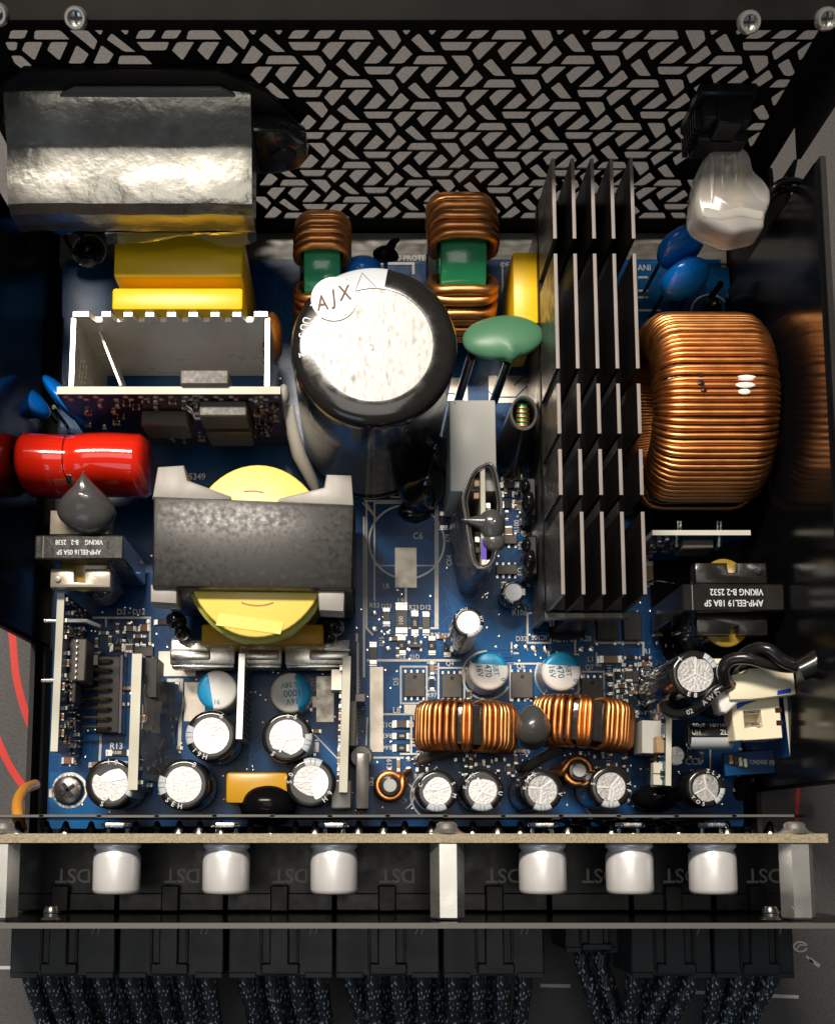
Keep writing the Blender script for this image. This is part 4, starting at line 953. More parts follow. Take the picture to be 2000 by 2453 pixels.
# polymer cans with blue cap mark
pg = 'polymer capacitors with blue mark'
def polycap(label, xy, d, h, cut, lines, rz, lsize):
    t = thing('polymer_capacitor', label, 'capacitor', (xy[0], xy[1], 0), group=pg); r = d/2
    m = MB(); m.lathe([(.1, .1), (r-.3, .1), (r, .6), (r, 1.4), (r-.35, 1.9), (r, 2.5), (r, h-.7), (r-.18, h-.25), (r-.6, h), (.1, h+.02)], 44); part('can', m, 'alu_can', t, smooth=50)
    m = MB(); m.lathe([(.05, h+.03), (r-.62, h+.012), (r-.15, h-.24), (r+.012, h-.7)], 44); part('white_top', m, 'white_can_top', t, smooth=50)
    m = MB(); hc = .36*r; n = 22; a = math.acos(hc/r); ro = []
    for rr, zz_ in ((r-.64, h+.045), (r-.13, h-.225), (r+.025, h-.72)):
        ro.append([(rr*math.cos(R(cut)-a+2*a*i/n), rr*math.sin(R(cut)-a+2*a*i/n), zz_) for i in range(n+1)])
    ch = [(Vector(ro[0][0])*(1-i/n)+Vector(ro[0][-1])*(i/n)) for i in range(n+1)]
    m.rings([ch]+ro, closed=False); part('blue_mark', m, 'cap_blue', t, smooth=50)
    m = MB()
    for body, u, v, s_ in lines:
        cz, sz = math.cos(R(rz)), math.sin(R(rz)); m.text(body, lsize*s_, mx((u*r*cz-v*r*sz, u*r*sz+v*r*cz, h+.05), R(rz)), .95)
    part('top_print', m, 'print_blue', t, smooth=0)
    return t
polycap('polymer can with blue left edge beside the capacitor under the silver plates', (-28.2,29.13), 8, 12, 190, [('16', 0, -.62, 1)], 0, 1.4)
polycap('polymer can marked 1000 with blue right side, right of the perforated board', (-13.38,28.62), 8.08, 12, 5, [('16V', -.05, .45, .95), ('1000', -.1, .02, 1.1), ('G 58V', -.02, -.4, .85), ('0', -.35, -.72, .8)], 186, 1.75)
polycap('polymer can marked 470 16V, the left one above the copper chokes', (26.84,33.24), 7.96, 11, 86, [('16V', -.05, -.5, 1), ('470', .02, -.08, 1.1), ('G58T', -.1, .32, .9), ('0', .55, .62, .8)], -82, 1.7)
polycap('polymer can marked 470 16V, the right one beside the printed L1', (41.49,33.07), 7.96, 11, 86, [('16V', -.05, -.5, 1), ('470', .02, -.08, 1.1), ('G58T', -.1, .32, .9), ('0', .55, .62, .8)], -82, 1.7)

# white solid capacitors on the front of the connector board, lying with their axis towards the viewer
wg = 'white aluminium capacitors on the connector board'
def white_can(label, px_x, py, rz):
    t = thing('white_capacitor', label, 'capacitor', (px_x, -1.15, 46), (R(90), 0, 0), wg); r = 4.08
    m = MB(); m.lathe([(.1, 0), (r-.25, 0), (r, .3), (r-.02, .75), (r-.45, 1.15), (r-.5, 1.35), (r-.1, 1.9), (r, 2.5), (r, 7.9), (r-.2, 8.45), (r-.7, 8.75), (.1, 8.8)], 44); part('can', m, 'alu_can', t, smooth=50)
    for v in (-1.6, 1.6):
        m = MB(); m.cyl((v, 0, -2.4), (v, 0, 0), .35, 8); part('lead', m, 'solder', t)
    m = MB(); m.prism([(-2.6, 1.6), (-1.7, 1.0), (1.7, 1.0), (2.6, 1.7), (1.5, 3.6), (-1.5, 3.6)], -3.4, -2.6, .2); part('solder_fillet', m, 'solder', t)
    return t
for c_, lb in (((-41.39,-5.1), 'white aluminium can at far left of the connector board'), ((-22.52,-5.1), 'white aluminium can, second from the left standoff'), ((-3.93,-5.1), 'white aluminium can just left of the centre standoff'),
              ((32.02,-5.1), 'white aluminium can right of the centre standoff'), ((47.03,-5.1), 'white aluminium can in the middle of the right three'), ((61.33,-5.1), 'white aluminium can nearest the right standoff')):
    white_can(lb, c_[0], 0, 0)

# ---------------------------------------------------------------- output chokes with glue ball
og = 'output chokes with copper wire'
def out_choke(label, xy, rz, wires, seed):
    t = thing('output_choke', label, 'inductor', (xy[0], xy[1], 0), (0, 0, rz), og)
    wound(t, (0, 0, 11.2), 'y', 4.0, 9.2, 4.1, .56, [[R(a) for a in g] for g in wires], core='core_varnish', corner=1.0, wc=1.9, bulge=.95, seg=8, jit=.55)
    return t
def grp(*spans):
    out = []
    for a, b, n in spans: out += [a+(b-a)*i/(n-1) for i in range(n)]
    return out
out_choke('left output choke of copper wire on a black ring core', (21.88,21.47), R(-2), [grp((-172, -109, 9)), grp((-97, -90, 2)), grp((-73, -8, 10))], 1)
out_choke('right output choke of copper wire on a black ring core', (45.2,22.22), R(-5), [grp((-174, -114, 8)), grp((-102, -90, 3)), grp((-69, -6, 10))], 2)
t = thing('grey_glue_ball', 'shiny dark grey glue ball joining the two copper output chokes', 'glue', (*(34.43,21.31), 18))
def gb(p): return Vector((p.x*(1-.05*p.y/4), p.y, p.z))
m = MB(); m.blob((0, 0, 0), (3.5, 4.1, 3.3), .10, .25, 4, 8, warp=gb); part('ball', m, 'glue_grey', t, smooth=80)
m = MB(); m.blob((.2, -2.8, -1.6), (2.6, 1.7, 2.2), .18, .4, 3, 12); part('lower_lobe', m, 'glue_grey', t, smooth=80)
for (p0, p1, lb) in (((13.21,15.61,3), (22.84,17.98,9), 'dark sleeved choke lead slanting to the pad below the left output choke'), ((34.77,14.06,3), (41.45,17.98,9), 'dark sleeved choke lead slanting below the right output choke')):
    t = thing('choke_lead', lb, 'wire', p0, group='sleeved leads of the output chokes')
    m = MB(); d = [b-a for a, b in zip(p0, p1)]; m.tube([(0, 0, 0), (d[0]*.5, d[1]*.5, d[2]*.45), d], 1.15, 12); part('sleeve', m, 'shrink_grey', t)
    m = MB(); m.cyl((-.9, -.1, -2.5), (.1, 0, .1), 1.05, 12); part('solder_end', m, 'solder', t)
# small rod coil
def rod_coil(label, xy, rz, h=11, tiltx=0):
    t = thing('rod_coil', label, 'inductor', (xy[0], xy[1], 0), (tiltx, 0, rz), 'rod coils of thick copper wire')
    m = MB(); m.lathe([(.1, 0), (1.9, 0), (1.9, h), (.1, h)], 24); m.lathe([(.1, h-.3), (2.0, h-.3), (2.0, h+.2), (1.45, h+.3), (1.4, h+.1), (.1, h+.1)], 24); part('rod_core', m, 'core_varnish', t)
    m = MB(); m.lathe([(.05, h+.15), (1.35, h+.15), (1.3, h+.3), (.05, h+.32)], 20); part('rod_end', m, 'relay_grey', t)
    m = MB(); pts = [(2.55*math.cos(R(a)), 2.55*math.sin(R(a)), 1.2+a/360*1.55) for a in range(0, 360*5+1, 20)]
    pts = [(3.8, .8, .2), (3.4, .3, .8)]+pts+[(2.8, 1.5, 8.6), (4.4, 2.2, 6), (4.8, 2.4, 0)]; m.tube(pts, .72, 9); part('winding', m, 'copper', t, smooth=80)
    return t
rod_coil('short copper coil on a black rod beside the printed L5', (6.65,10.07), R(10), 10)
rod_coil('dark copper coil in the shade between two front row capacitors', (44.74,13.08), R(160), 10)

# ---------------------------------------------------------------- relay, sleeved coil, green disc
rl = thing('grey_relay', 'light grey relay box between the bulk capacitor and the shrink sleeved board', 'relay')
rbx = (23.15,77.11,9.33,19.01)
place(rl, (rbx[0], rbx[1], 0))
m = MB(); m.box(0, 0, 11.3, rbx[2], rbx[3], 21.4, .5, 2); part('housing', m, 'relay_grey', rl)
m = MB(); m.box(0, 0, .5, rbx[2]-.6, rbx[3]-.6, 1); part('base', m, 'black_plastic', rl)
m = MB(); m.lathe([(.05, 22.01), (.18, 22.01), (.18, 22.06), (.05, 22.06)], 12, (-rbx[2]*.38, rbx[3]*.46, 0)); part('vent_dot', m, 'marker_black', rl)
cx_, cy_ = (32.84,82.45)
t = thing('sleeved_coil', 'small copper coil seen through the open end of a black sleeve', 'inductor', (cx_, cy_, 0))
m = MB(); ro, n = [], 40
for k_, (f, z) in enumerate([(1.12, .2), (1.06, 12), (1.0, 25.2), (.97, 26.2), (.86, 26.4), (.80, 25.6), (.78, 14)]):
    ro.append([(2.75*f*math.cos(2*math.pi*i/n)*(1.15 if k_ < 2 else 1), 3.7*f*math.sin(2*math.pi*i/n)*(1.25 if k_ < 2 else 1)-(0 if k_ > 1 else 1.4), z) for i in range(n)])
m.rings(ro, cap=False); part('sleeve', m, 'wire_black', t, smooth=60)
m = MB(); m.lathe([(.80*2.75, 26.25), (.86*2.75, 26.5), (.97*2.75, 26.3)], 40, cap=False); m.bm.transform(Matrix.Diagonal((1, 3.7/2.75, 1, 1))); part('sleeve_lip', m, 'shrink_grey', t)
m = MB(); m.tube([(1.35*math.cos(R(a)), -2.3+4.6*a/(360*5), 23.2+1.35*math.sin(R(a))) for a in range(0, 360*5, 24)], .28, 7); part('winding', m, 'copper', t, smooth=80)
m = MB(); m.cyl((0, -2.6, 23.2), (0, 2.6, 23.2), 1.22, 14); part('rod_core', m, 'green_core', t)
dx, dy = (28.68,96.83)
t = thing('green_disc_thermistor', 'green disc thermistor leaning on two black sleeved legs beside the heatsink', 'thermistor', (dx, dy, 0))
def disc(p):
    k_ = max(0, -p.y-3.2); return Vector((p.x*(1-.0*k_), p.y-(1.2*max(0, 1-abs(p.x-1.0)/1.3)*(1 if p.y < -2 else 0)), p.z))
m = MB(); m.blob((0, 0, 0), (8.05, 5.0, 2.6), .03, .2, 4, 3, warp=disc)
m.bm.transform(Matrix.Translation((0, 0, 29)) @ Matrix.Rotation(R(6), 4, 'Z') @ Matrix.Rotation(R(-16), 4, 'X')); part('disc', m, 'green_epoxy', t, smooth=80)
p1 = (22.27,93.29); p2 = (29.93,92.61); q1 = (21.61,92.17); q2 = (29.25,91.98)
m = MB(); m.cyl((p1[0]-dx+.3, p1[1]-dy+.6, 26.5), (q1[0]-dx, q1[1]-dy, 5), .95, 12); part('leg', m, 'wire_black', t)
m = MB(); m.cyl((p2[0]-dx, p2[1]-dy+.6, 26), (q2[0]-dx, q2[1]-dy, 5), .95, 12); part('leg', m, 'wire_black', t)

# blue disc varistors
bg_ = 'blue disc varistors'
def blue_disc(label, xyz, rad, th_, rz, rx, ry=0):
    t = thing('blue_disc', label, 'varistor', (xyz[0], xyz[1], 0), group=bg_)
    m = MB(); m.blob((0, 0, 0), (rad, th_, rad), .035, .25, 4, int(xyz[0])); m.bm.transform(Matrix.Translation((0, 0, xyz[2])) @ Matrix.Rotation(rz, 4, 'Z') @ Matrix.Rotation(ry, 4, 'Y') @ Matrix.Rotation(rx, 4, 'X')); part('disc', m, 'blue_epoxy', t, smooth=80)
    for s_ in (-1, 1):
        m = MB(); m.cyl((s_*rad*.5, 0, 0), (s_*rad*.5, 0, xyz[2]-rad*.6), .45, 8); part('lead', m, 'glue_black', t)
    return t
blue_disc('upper one of the two stacked blue discs by the clear sleeve', (65.52,117.99,24), 5.3, 2.3, R(24), R(-22))
blue_disc('lower one of the two stacked blue discs above the copper toroid', (66.64,112.09,22), 5.3, 2.4, R(20), R(-22))
blue_disc('flat blue disc leaning against the standing board at left', (-59.48,88.02,17), 6.6, 1.7, R(-50), R(8))
blue_disc('added blue disc standing in for a reflection in the left panel', (-67.75,89.03,14), 5.2, 2.4, R(-40), R(10))  # solid stand-in for the neighbouring disc's reflection in the glossy side sheet
blue_disc('small blue disc peeking out under the foil wrapped inlet', (-60.95,127.62,14), 3.6, 1.8, R(20), R(10))
blue_disc('small blue disc peeking out above the bulk capacitor', (1.14,118.15,14), 4.0, 2.4, R(0), R(20))
t = thing('brown_disc_capacitor', 'brown disc capacitor between the notched heat spreader and the bulk capacitor', 'capacitor', (*(-17.43,101.14), 0))
m = MB(); m.blob((0, 0, 17), (2.2, 5.6, 5.6), .04, .25, 4, 6); part('disc', m, 'brown_epoxy', t, smooth=80)
for s_ in (-1, 1):
    m = MB(); m.cyl((0, s_*2.5, 0), (0, s_*2.5, 13), .45, 8); part('lead', m, 'solder', t)
t = thing('black_disc_thermistor', 'small twisted black disc behind the bulk capacitor', 'thermistor', (*(6.15,121.39), 0))
m = MB(); m.blob((0, 0, 13), (2.6, 1.5, 3.2), .3, .35, 3, 2); m.tube([(0, 0, 13), (1.6, 1.6, 16), (2.4, 1.2, 17.5)], [1.4, .8, .4], 8); part('disc', m, 'gloss_sheet', t, smooth=80)
m = MB(); m.cyl((0, 0, 0), (0, 0, 11), .5, 8); part('lead', m, 'solder', t)
t = thing('glued_lead_joint', 'round solder ring with black glue left of the yellow boxes', 'solder joint', (*(-59.21,127.32), 0))
m = MB(); m.lathe([(2.0, .05), (3.4, .05), (3.2, .5), (2.4, .6)], 28); part('solder_ring', m, 'solder', t)
m = MB(); m.blob((0, 0, 2.0), (2.4, 2.4, 3.2), .25, .5, 3, 5); part('glue_dome', m, 'glue_black', t, smooth=80)
for c_, lb in (((77.3,114.09), 'black glued stub beside the big copper toroid, left one'), ((85.37,114.66), 'black glued stub beside the big copper toroid, right one')):
    t = thing('glued_stub', lb, 'glue', (*c_, 0), group='glued stubs behind the toroid')
    m = MB(); m.blob((0, 0, 2), (2.0, 2.0, 3), .25, .5, 3, 7); part('glue_dome', m, 'glue_black', t, smooth=80)
    m = MB(); m.cyl((-.8, 1.4, 0), (.3, 2.6, 9), .7, 10); part('lead', m, 'wire_black', t)

# amber box with black glue dome at the front
film_cap('amber box capacitor behind the front panel, under a black glue dome', (-19.8,9.43,12.32,6.16), 14, 'amber_box', 'amber box capacitors')
t = thing('black_glue_dome', 'smooth black glue dome in front of the amber box', 'glue', (*(-17.67,6.25), 11))
m = MB(); m.blob((0, 0, 0), (5.9, 4.4, 5.5), .05, .2, 4, 3); part('dome', m, 'gloss_sheet', t, smooth=80)
t = thing('black_glue_dome', 'dull brown black glue lump below the chip covered standing board', 'glue', (*(60.77,7.7), 5))
m = MB(); m.blob((0, 0, 0), (4.6, 3.0, 6), .08, .2, 4, 4); part('dome', m, 'gloss_sheet', t, smooth=80)

# ---------------------------------------------------------------- standing boards
def frame_board(name, label, cat='circuit board', loc=(0, 0, 0), rz=0, group=None):
    return thing(name, label, cat, loc, (0, 0, rz), group)
def lam(t, L_, h, th_=1.5, z0=0, mat='pcb_mask', edge='laminate_edge'):
    """A standing board in the local x-z plane; the rim shows the bare laminate."""
    m = MB(); m.cur = 0; m.box(0, 0, z0+h/2, L_, th_, h)
    for f in m.bm.faces:
        f.normal_update()
        if abs(f.normal.y) < .5: f.material_index = 1
    return part('laminate', m, [mat, edge], t, smooth=0)
def on_face(t, name, u, z, su, sz, depth, mat, side=-1, th_=1.5, bev=.1, sub_of=None):
    m = MB(); m.box(0, 0, 0, su, depth, sz, bev)
    return part(name, m, mat, t, loc=(u, side*(th_/2+depth/2), z))
def face_crowd(t, u0, u1, z0, z1, n, side=-1, th_=1.5, seed=1):
    rg = random.Random(seed); used = []
    for _ in range(n*14):
        if len(used) >= n: break
        u, z = rg.uniform(u0, u1), rg.uniform(z0, z1)
        if any(abs(u-a) < 1.7 and abs(z-b) < 1.5 for a, b in used): continue
        used.append((u, z)); v = rg.random() < .5; kind = rg.choice('rrccb')
        key = ('face', kind)
        if key not in CH:
            k = MB(); k.cur = 0; k.box(0, 0, .3, 1.0, .8, .5, .06); k.cur = 1
            for s_ in (-1, 1): k.box(s_*.6, 0, .3, .35, .85, .55, .06)
            CH[key] = mesh_of('chip', k, [{'r': 'black_plastic', 'c': 'tan_ceramic', 'b': 'brown_ceramic'}[kind], 'tin_rough'])
        o = part('chip_resistor' if kind == 'r' else 'chip_capacitor', CH[key], None, t, loc=(u, side*th_/2, z))
        o.rotation_euler = (R(90) if side < 0 else R(-90), 0 if not v else R(90), 0)
        if v: o.rotation_mode = 'XYZ'; o.rotation_euler = (Matrix.Rotation(R(90*(-side)), 4, 'X') @ Matrix.Rotation(R(90), 4, 'Z')).to_euler()

# bridge board with notched heat spreader
x0, y0 = (-57.38,84.41); x1, _ = (-14.62,84.41)
bb = frame_board('bridge_board', 'standing board with notched silver heat spreader behind it', loc=((x0+x1)/2, y0, 0))
Lb = x1-x0
lam(bb, Lb, 34, 1.5, 0, 'flux_brown')
m = MB(); rg = random.Random(4)
for i in range(15):
    for j in range(2):
        u = -Lb*.47+Lb*.95*i/14+(.8 if j else 0); 
        if abs(u) < Lb*.49 and rg.random() < .88: m.lathe([(.1, 0), (.55, 0), (.5, .12), (.1, .14)], 12, mx=mx((u, -.75, 32.3-j*1.5), rx=R(90)))
part('via_ring', m, 'bare_pad', bb, kind='stuff')
face_crowd(bb, -Lb*.22, Lb*.14, 26, 30.5, 9, seed=5); face_crowd(bb, -Lb*.46, -Lb*.2, 12, 31, 9, seed=6)
for u, z, su, sz, dp in ((Lb*.235, 26.2, 9.3, 8.4, 3.2), (Lb*-.05, 20.0, 9.3, 9.0, 3.2), (Lb*.235, 14.0, 9.3, 9.0, 3.0)):
    on_face(bb, 'power_transistor', u, z, su, sz, dp, 'chip_black', bev=.3)
for z in (27.5, 24.5):
    m = MB(); m.tube([(Lb*.235-4.6, -2.4, z), (Lb*.235-6.0, -2.4, z), (Lb*.235-6.4, -1.6, z+.3), (Lb*.235-7.4, -1.0, z+.8)], .45, 8); part('transistor_lead', m, 'tin', bb)
on_face(bb, 'power_transistor', Lb*.08+3.5, 31.2, 9.3, 8, 3.0, 'chip_black', side=1, bev=.3)
face_crowd(bb, Lb*.36, Lb*.47, 8, 31, 12, seed=8); face_crowd(bb, -Lb*.1, Lb*.4, 2, 8, 12, seed=9)
for u, z in ((Lb*.40, 24), (Lb*.44, 20), (Lb*.42, 14), (Lb*.38, 10), (Lb*.46, 27)):
    m = MB(); m.blob((u, -1.0, z), (1.0, .7, 1.3), .35, .9, 2, z); part('flux_blob', m, 'flux_brown', bb, smooth=80)
on_face(bb, 'added_bounce_panel', 0, 17, Lb*.92, 30, .12, 'bare_pad', 1, bev=0)  # unseen bright panel, added for the heat spreader to reflect
hsx0 = (-54.74,99.75); hsx1 = (-17.25,99.75)
sp = thing('heat_spreader', 'bright tinned heat spreader with eight notches along its top edge', 'heatsink', ((hsx0[0]+hsx1[0])/2, hsx0[1], 0))
W_ = hsx1[0]-hsx0[0]
P = [(-W_/2, .3), (-W_/2, 34)]
nb = 8
for i in range(nb):
    u = -W_/2+W_*(.118+.112*i); w_ = 1.05
    P += [(u-w_-.4, 34), (u-w_*.9, 32.0), (u-w_*.55, 31.2), (u+w_*.55, 31.2), (u+w_*.9, 32.0), (u+w_+.1, 34)]
P += [(W_/2, 34), (W_/2, .3)]
m = MB(); m.prism(P, -.5, .5, axis='y'); part('notched_plate', m, 'tin_soft', sp, smooth=0)
dep = y0-hsx0[1]+1.0
for s_ in (-1, 1):
    m = MB(); m.prism([(-.6, .3), (-.6, 33.4), (dep, 33.6), (dep, .3)], s_*W_/2-.45, s_*W_/2+.45)
    m.bm.transform(Matrix(((0, 0, 1, 0), (1, 0, 0, 0), (0, 1, 0, 0), (0, 0, 0, 1)))); part('side_plate', m, 'tin_soft', sp, smooth=0)
m = MB()
for i in range(5):
    for j in range(3): m.lathe([(.05, 0), (.42, 0), (.42, .05), (.05, .05)], 10, mx=mx((-W_/2+.48, -6-i*1.2-j*.3, 27-j*2.4+i*.4), ry=R(90)))
part('punched_dot', m, 'laminate_edge', sp)
m = MB(); m.box(-W_/2+3.4, -5.2, 14, .4, 14.5, 24); m.bm.transform(Matrix.Translation((-W_/2+3.4, 0, 0)) @ Matrix.Rotation(R(22), 4, 'Z') @ Matrix.Translation((W_/2-3.4, 0, 0)))
part('inner_fold', m, 'tin_soft', sp, smooth=0)

# small boards standing across at the front left (local x runs along the photo's depth)
def cross_board(name, label, c0, c1, z, th_, mat='pcb_mask', edge='laminate_edge', rz=90, group=None):
    cx_ = (c0[0]+c1[0])/2; cy_ = (c0[1]+c1[1])/2; L_ = math.hypot(c1[0]-c0[0], c1[1]-c0[1])
    a = math.atan2(c0[1]-c1[1], c0[0]-c1[0])
    t = frame_board(name, label, loc=(cx_, cy_, 0), rz=a, group=group); lam(t, L_, z, th_, 0, mat, edge); return t, L_
# with local x pointing away from the viewer, side -1 faces +x (right), side +1 faces left
cb, L_ = cross_board('control_board', 'upright control board with two black chips at the left edge of the case', (-58,47.23), (-58.36,16.15), 22, 1.4)
def chip_up(t, u, z, su, sz, d, mat='chip_black', th_=1.4, side=-1):
    o = on_face(t, 'control_chip', u, z, su, sz, d, mat, side, th_, .25)
    m = MB()
    n = max(3, int(su/1.1))
    for i in range(n):
        for q in (-1, 1): m.box(-su/2+su*(i+.5)/n, -side*(-.0)+0, q*(sz/2+.45), .42, .25, .9)
    part('pin_row', m, 'tin_rough', o, kind='stuff'); return o
chip_up(cb, L_*.5-12.4, 11.5, 8.6, 8.5, 3.4)
chip_up(cb, -L_*.5+13.2, 12, 6.2, 5.5, 1.4)
m = MB(); m.box(L_*.5-12, -5.5, 12, 2, .8, 1.5); part('chip_notch', m, 'black_plastic', cb)
face_crowd(cb, -L_*.48, L_*.48, 2, 20.5, 58, th_=1.4, seed=21)
for u in (L_*.33, L_*-.05):
    m = MB(); m.cyl((u, .6, 20.2), (u, 3.4, 20.2), .5, 10); part('solder_pin', m, 'solder', cb)
m = MB(); m.tube([(L_*.33, -.6, 20.5), (L_*.33, -5, 20.5), (L_*.3, -7.5, 19.5)], .45, 8); part('jumper_wire', m, 'tin', cb)
hd = thing('pin_header', 'black pin header with eight gold pins beside the upright control board', 'connector', (*(-51.2,29.11), 0))
m = MB(); m.box(0, 0, 2.2, 5.4, 16.2, 3.8, .25); part('housing', m, 'black_plastic', hd)
m = MB(); m.box(2.35, 0, 2.4, .9, 16.6, 4.4, .2); part('side_wall', m, 'flux_brown', hd)
for i in range(8):
    m = MB(); m.tube([(-5.2, 7-i*2, 5.4), (-.6, 7-i*2, 5.4), (.2, 7-i*2, 5.0), (.4, 7-i*2, 3.6)], .33, 6); part('pin', m, 'gold_pin', hd)
b2, L2 = cross_board('standing_board', 'white edged standing board beside the pin header with clear film', (-43.13,35.43), (-43.38,8.85), 20, 1.9)
m = MB(); rr = []
for i in range(13):
    u = -L2/2+2+(L2-6)*i/12; rr.append([(u, -1.3-.6*math.sin(i*1.1), 19), (u, -2.6-.8*math.sin(i*.9), 14), (u, -4.2-.7*math.sin(i*1.3+1), 8), (u, -6.2-1.0*math.sin(i*.8), 2)])
m.rings(rr, closed=False); part('clear_film', m, 'clear_film', b2, smooth=80)
on_face(b2, 'power_transistor', L2*.34, 12, 8, 9, 2.6, 'black_plastic', th_=1.9); on_face(b2, 'copper_area', L2*.12, 11, 9, 12, .12, 'bare_pad', th_=1.9, bev=0)
face_crowd(b2, -L2*.45, L2*.05, 2, 17, 14, th_=1.9, seed=31)
b3, L3 = cross_board('standing_board', 'short standing board with rows of small holes between two polymer cans', (-22.55,35.43), (-22.91,18.71), 20, 1.2, 'tin_rough', 'tin')
m = MB()
for i in range(14):
    for j in range(8): m.lathe([(.05, 0), (.34, 0), (.34, .06), (.05, .06)], 8, mx=mx((-L3*.44+L3*.88*i/13, -.62, 3+j*2.1), rx=R(90)))
part('perforation', m, 'marker_black', b3, kind='stuff')
b4, L4 = cross_board('standing_board', 'tall white edged standing board with chips on its left face', (-1.97,34.93), (-2.66,8.37), 20, 1.6)
face_crowd(b4, -L4*.42, L4*.42, 12, 19, 26, side=1, th_=1.6, seed=41); face_crowd(b4, -L4*.42, L4*.42, 3, 11, 14, side=1, th_=1.6, seed=42)
on_face(b4, 'chip_inductor', L4*.33, 16, 4.2, 5, 2.2, 'bare_pad', 1, 1.6)
on_face(b4, 'control_chip', L4*.02, 11, 9, 8, 1.3, 'chip_black', -1, 1.6)
b5, L5 = cross_board('standing_board', 'upright blue board crowded with chips beside the tiny capacitor', (60.93,26.21), (60.21,9.66), 20, 1.1)
face_crowd(b5, -L5*.46, L5*.46, 9, 19, 24, side=1, th_=1.1, seed=51)
on_face(b5, 'chip_inductor', L5*.08, 12, 6.5, 8, 3.8, 'relay_grey', 1, 1.1); on_face(b5, 'chip_inductor', -L5*.02, 17.2, 3.2, 3.4, 1.6, 'tan_ceramic', 1, 1.1); on_face(b5, 'chip_inductor', L5*.14, 5, 5, 5, 5.0, 'black_plastic', 1, 1.1)
on_face(b5, 'chip_inductor', -L5*.3, 16.2, 2.4, 2.6, 1.8, 'laminate_edge', 1, 1.1); on_face(b5, 'chip_inductor', -L5*.42, 16.2, 2.4, 2.6, 1.8, 'laminate_edge', 1, 1.1)
x0, y0 = (57.86,58.83); x1, _ = (77.09,58.83)
b6 = frame_board('standing_board', 'upright board below the copper toroid with a black bridge chip', loc=((x0+x1)/2, y0, 0)); L6 = x1-x0
lam(b6, L6, 24, 1.0)
on_face(b6, 'control_chip', L6*.0, 17.2, 6.4, 7.5, 2.0, 'chip_black', th_=1.0, bev=.3)
for s_ in (-1, 1):
    m = MB(); m.tube([(s_*4.2, -.4, 21.5), (s_*4.2, -1.9, 21), (s_*4.0, -2.2, 19.5)], .55, 8); part('chip_lead', m, 'tin', b6)
face_crowd(b6, -L6*.47, -L6*.18, 8, 22, 11, th_=1.0, seed=61)
for u in (-L6*.22, -L6*.19, L6*.185, L6*.22):
    m = MB(); m.cyl((u, .5, 22.5), (u, 2.6, 22.9), .28, 8); part('solder_pin', m, 'solder', b6)

# grey plastic divider and stub posts
t = thing('grey_divider', 'grey plastic divider strip standing beside the tall white edged board', 'divider', (*(1.09,12.7), 0))
m = MB(); m.box(0, -2, 9, 2.6, 11, 18, .4, 2); part('blade', m, 'shrink_grey', t)
m = MB(); m.lathe([(.1, 5), (2.3, 5), (2.5, 5.6), (2.1, 6.0), (.1, 6.0)], 24, (-.2, 3.4, 0)); part('round_head', m, 'shrink_grey', t)
m = MB(); m.box(-4.2, -4.5, 7, 4.4, 6, 14, .4); part('foot', m, 'shrink_grey', t)
t = thing('thin_divider', 'thin grey plastic fin above the divider strip', 'divider', (*(0.17,33.02), 0))
m = MB(); m.box(0, 0, 6, .8, 12, 12, .15); part('blade', m, 'shrink_grey', t); m = MB(); m.box(.5, -5.5, 8, 2.2, 1.8, 9, .2); part('clip', m, 'shrink_grey', t)

# silver rectifier plates under the transformer
rg_ = 'silver rectifier plates below the main transformer'
for box, lb, slot in (((-31.42,36.8,13.28,6.53), 'left silver rectifier plate with a long pressed slot', (-1, .30)), ((-19.67,36.8,8.86,6.53), 'middle silver rectifier plate, the narrow one', (0, .40)), ((-8.09,36.8,13.28,6.53), 'right silver rectifier plate with a long pressed slot', (1, .30))):
    t = thing('rectifier_plate', lb, 'metal plate', (box[0], box[1], 0), group=rg_); sx, sy = box[2], box[3]
    m = MB(); m.box(0, .4, 9.4, sx, sy-1.2, .9, .35, 2); part('plate', m, 'tin', t)
    m = MB(); m.box(0, -sy/2+.8, 7.2, sx*.96, .9, 4.4, .3, 2); part('turned_edge', m, 'tin', t)
    m = MB(); w_ = sx*(.62 if slot[0] else .86); u = slot[0]*(sx-w_)*.5
    m.box(u, -.35, 9.9, w_, 1.9, .9, .42, 2); part('pressed_rib', m, 'tin', t)
    m = MB(); m.box(u, .75, 9.86, w_, .35, .12); part('rib_groove', m, 'screw_black', t)
    for s_ in (-1, 1):
        m = MB(); m.box(s_*sx*.38, 0, 4.5, 1, sy*.5, 9); part('foot', m, 'tin_rough', t)

# sleeved board in grey shrink tube with glue
ctr = (24.24,61.37)
t = thing('sleeved_board', 'small board inside a grey heat shrink sleeve, open at the top', 'circuit board', (ctr[0], ctr[1], 0))
top = rel([(26.28,73.11),(22.57,71.26),(20.22,65.54),(20.9,61.37),(22.25,52.08),(23.2,50.85),(25.63,51.01),(26.87,52.66),(28.39,61.78),(28.6,64.71),(27.4,71.42)], t)
def resamp(P, n=44):
    P = [Vector(p) for p in P]; Q = P+[P[0]]; ls = [(b-a).length for a, b in zip(Q, Q[1:])]; tot = sum(ls); out = []
    for i in range(n):
        d = tot*i/n; k = 0
        while d > ls[k]: d -= ls[k]; k += 1
        out.append(Q[k].lerp(Q[k+1], d/ls[k]))
    for _ in range(1): out = [(out[i-1]+out[i]*2+out[(i+1) % n])/4 for i in range(n)]
    return out
tp = resamp(top); cg = sum(tp, Vector((0, 0)))/len(tp)
def ringz(f, z, dx=0, dy=0): return [(cg.x+(p.x-cg.x)*f[0]+dx, cg.y+(p.y-cg.y)*f[1]+dy, z) for p in tp]
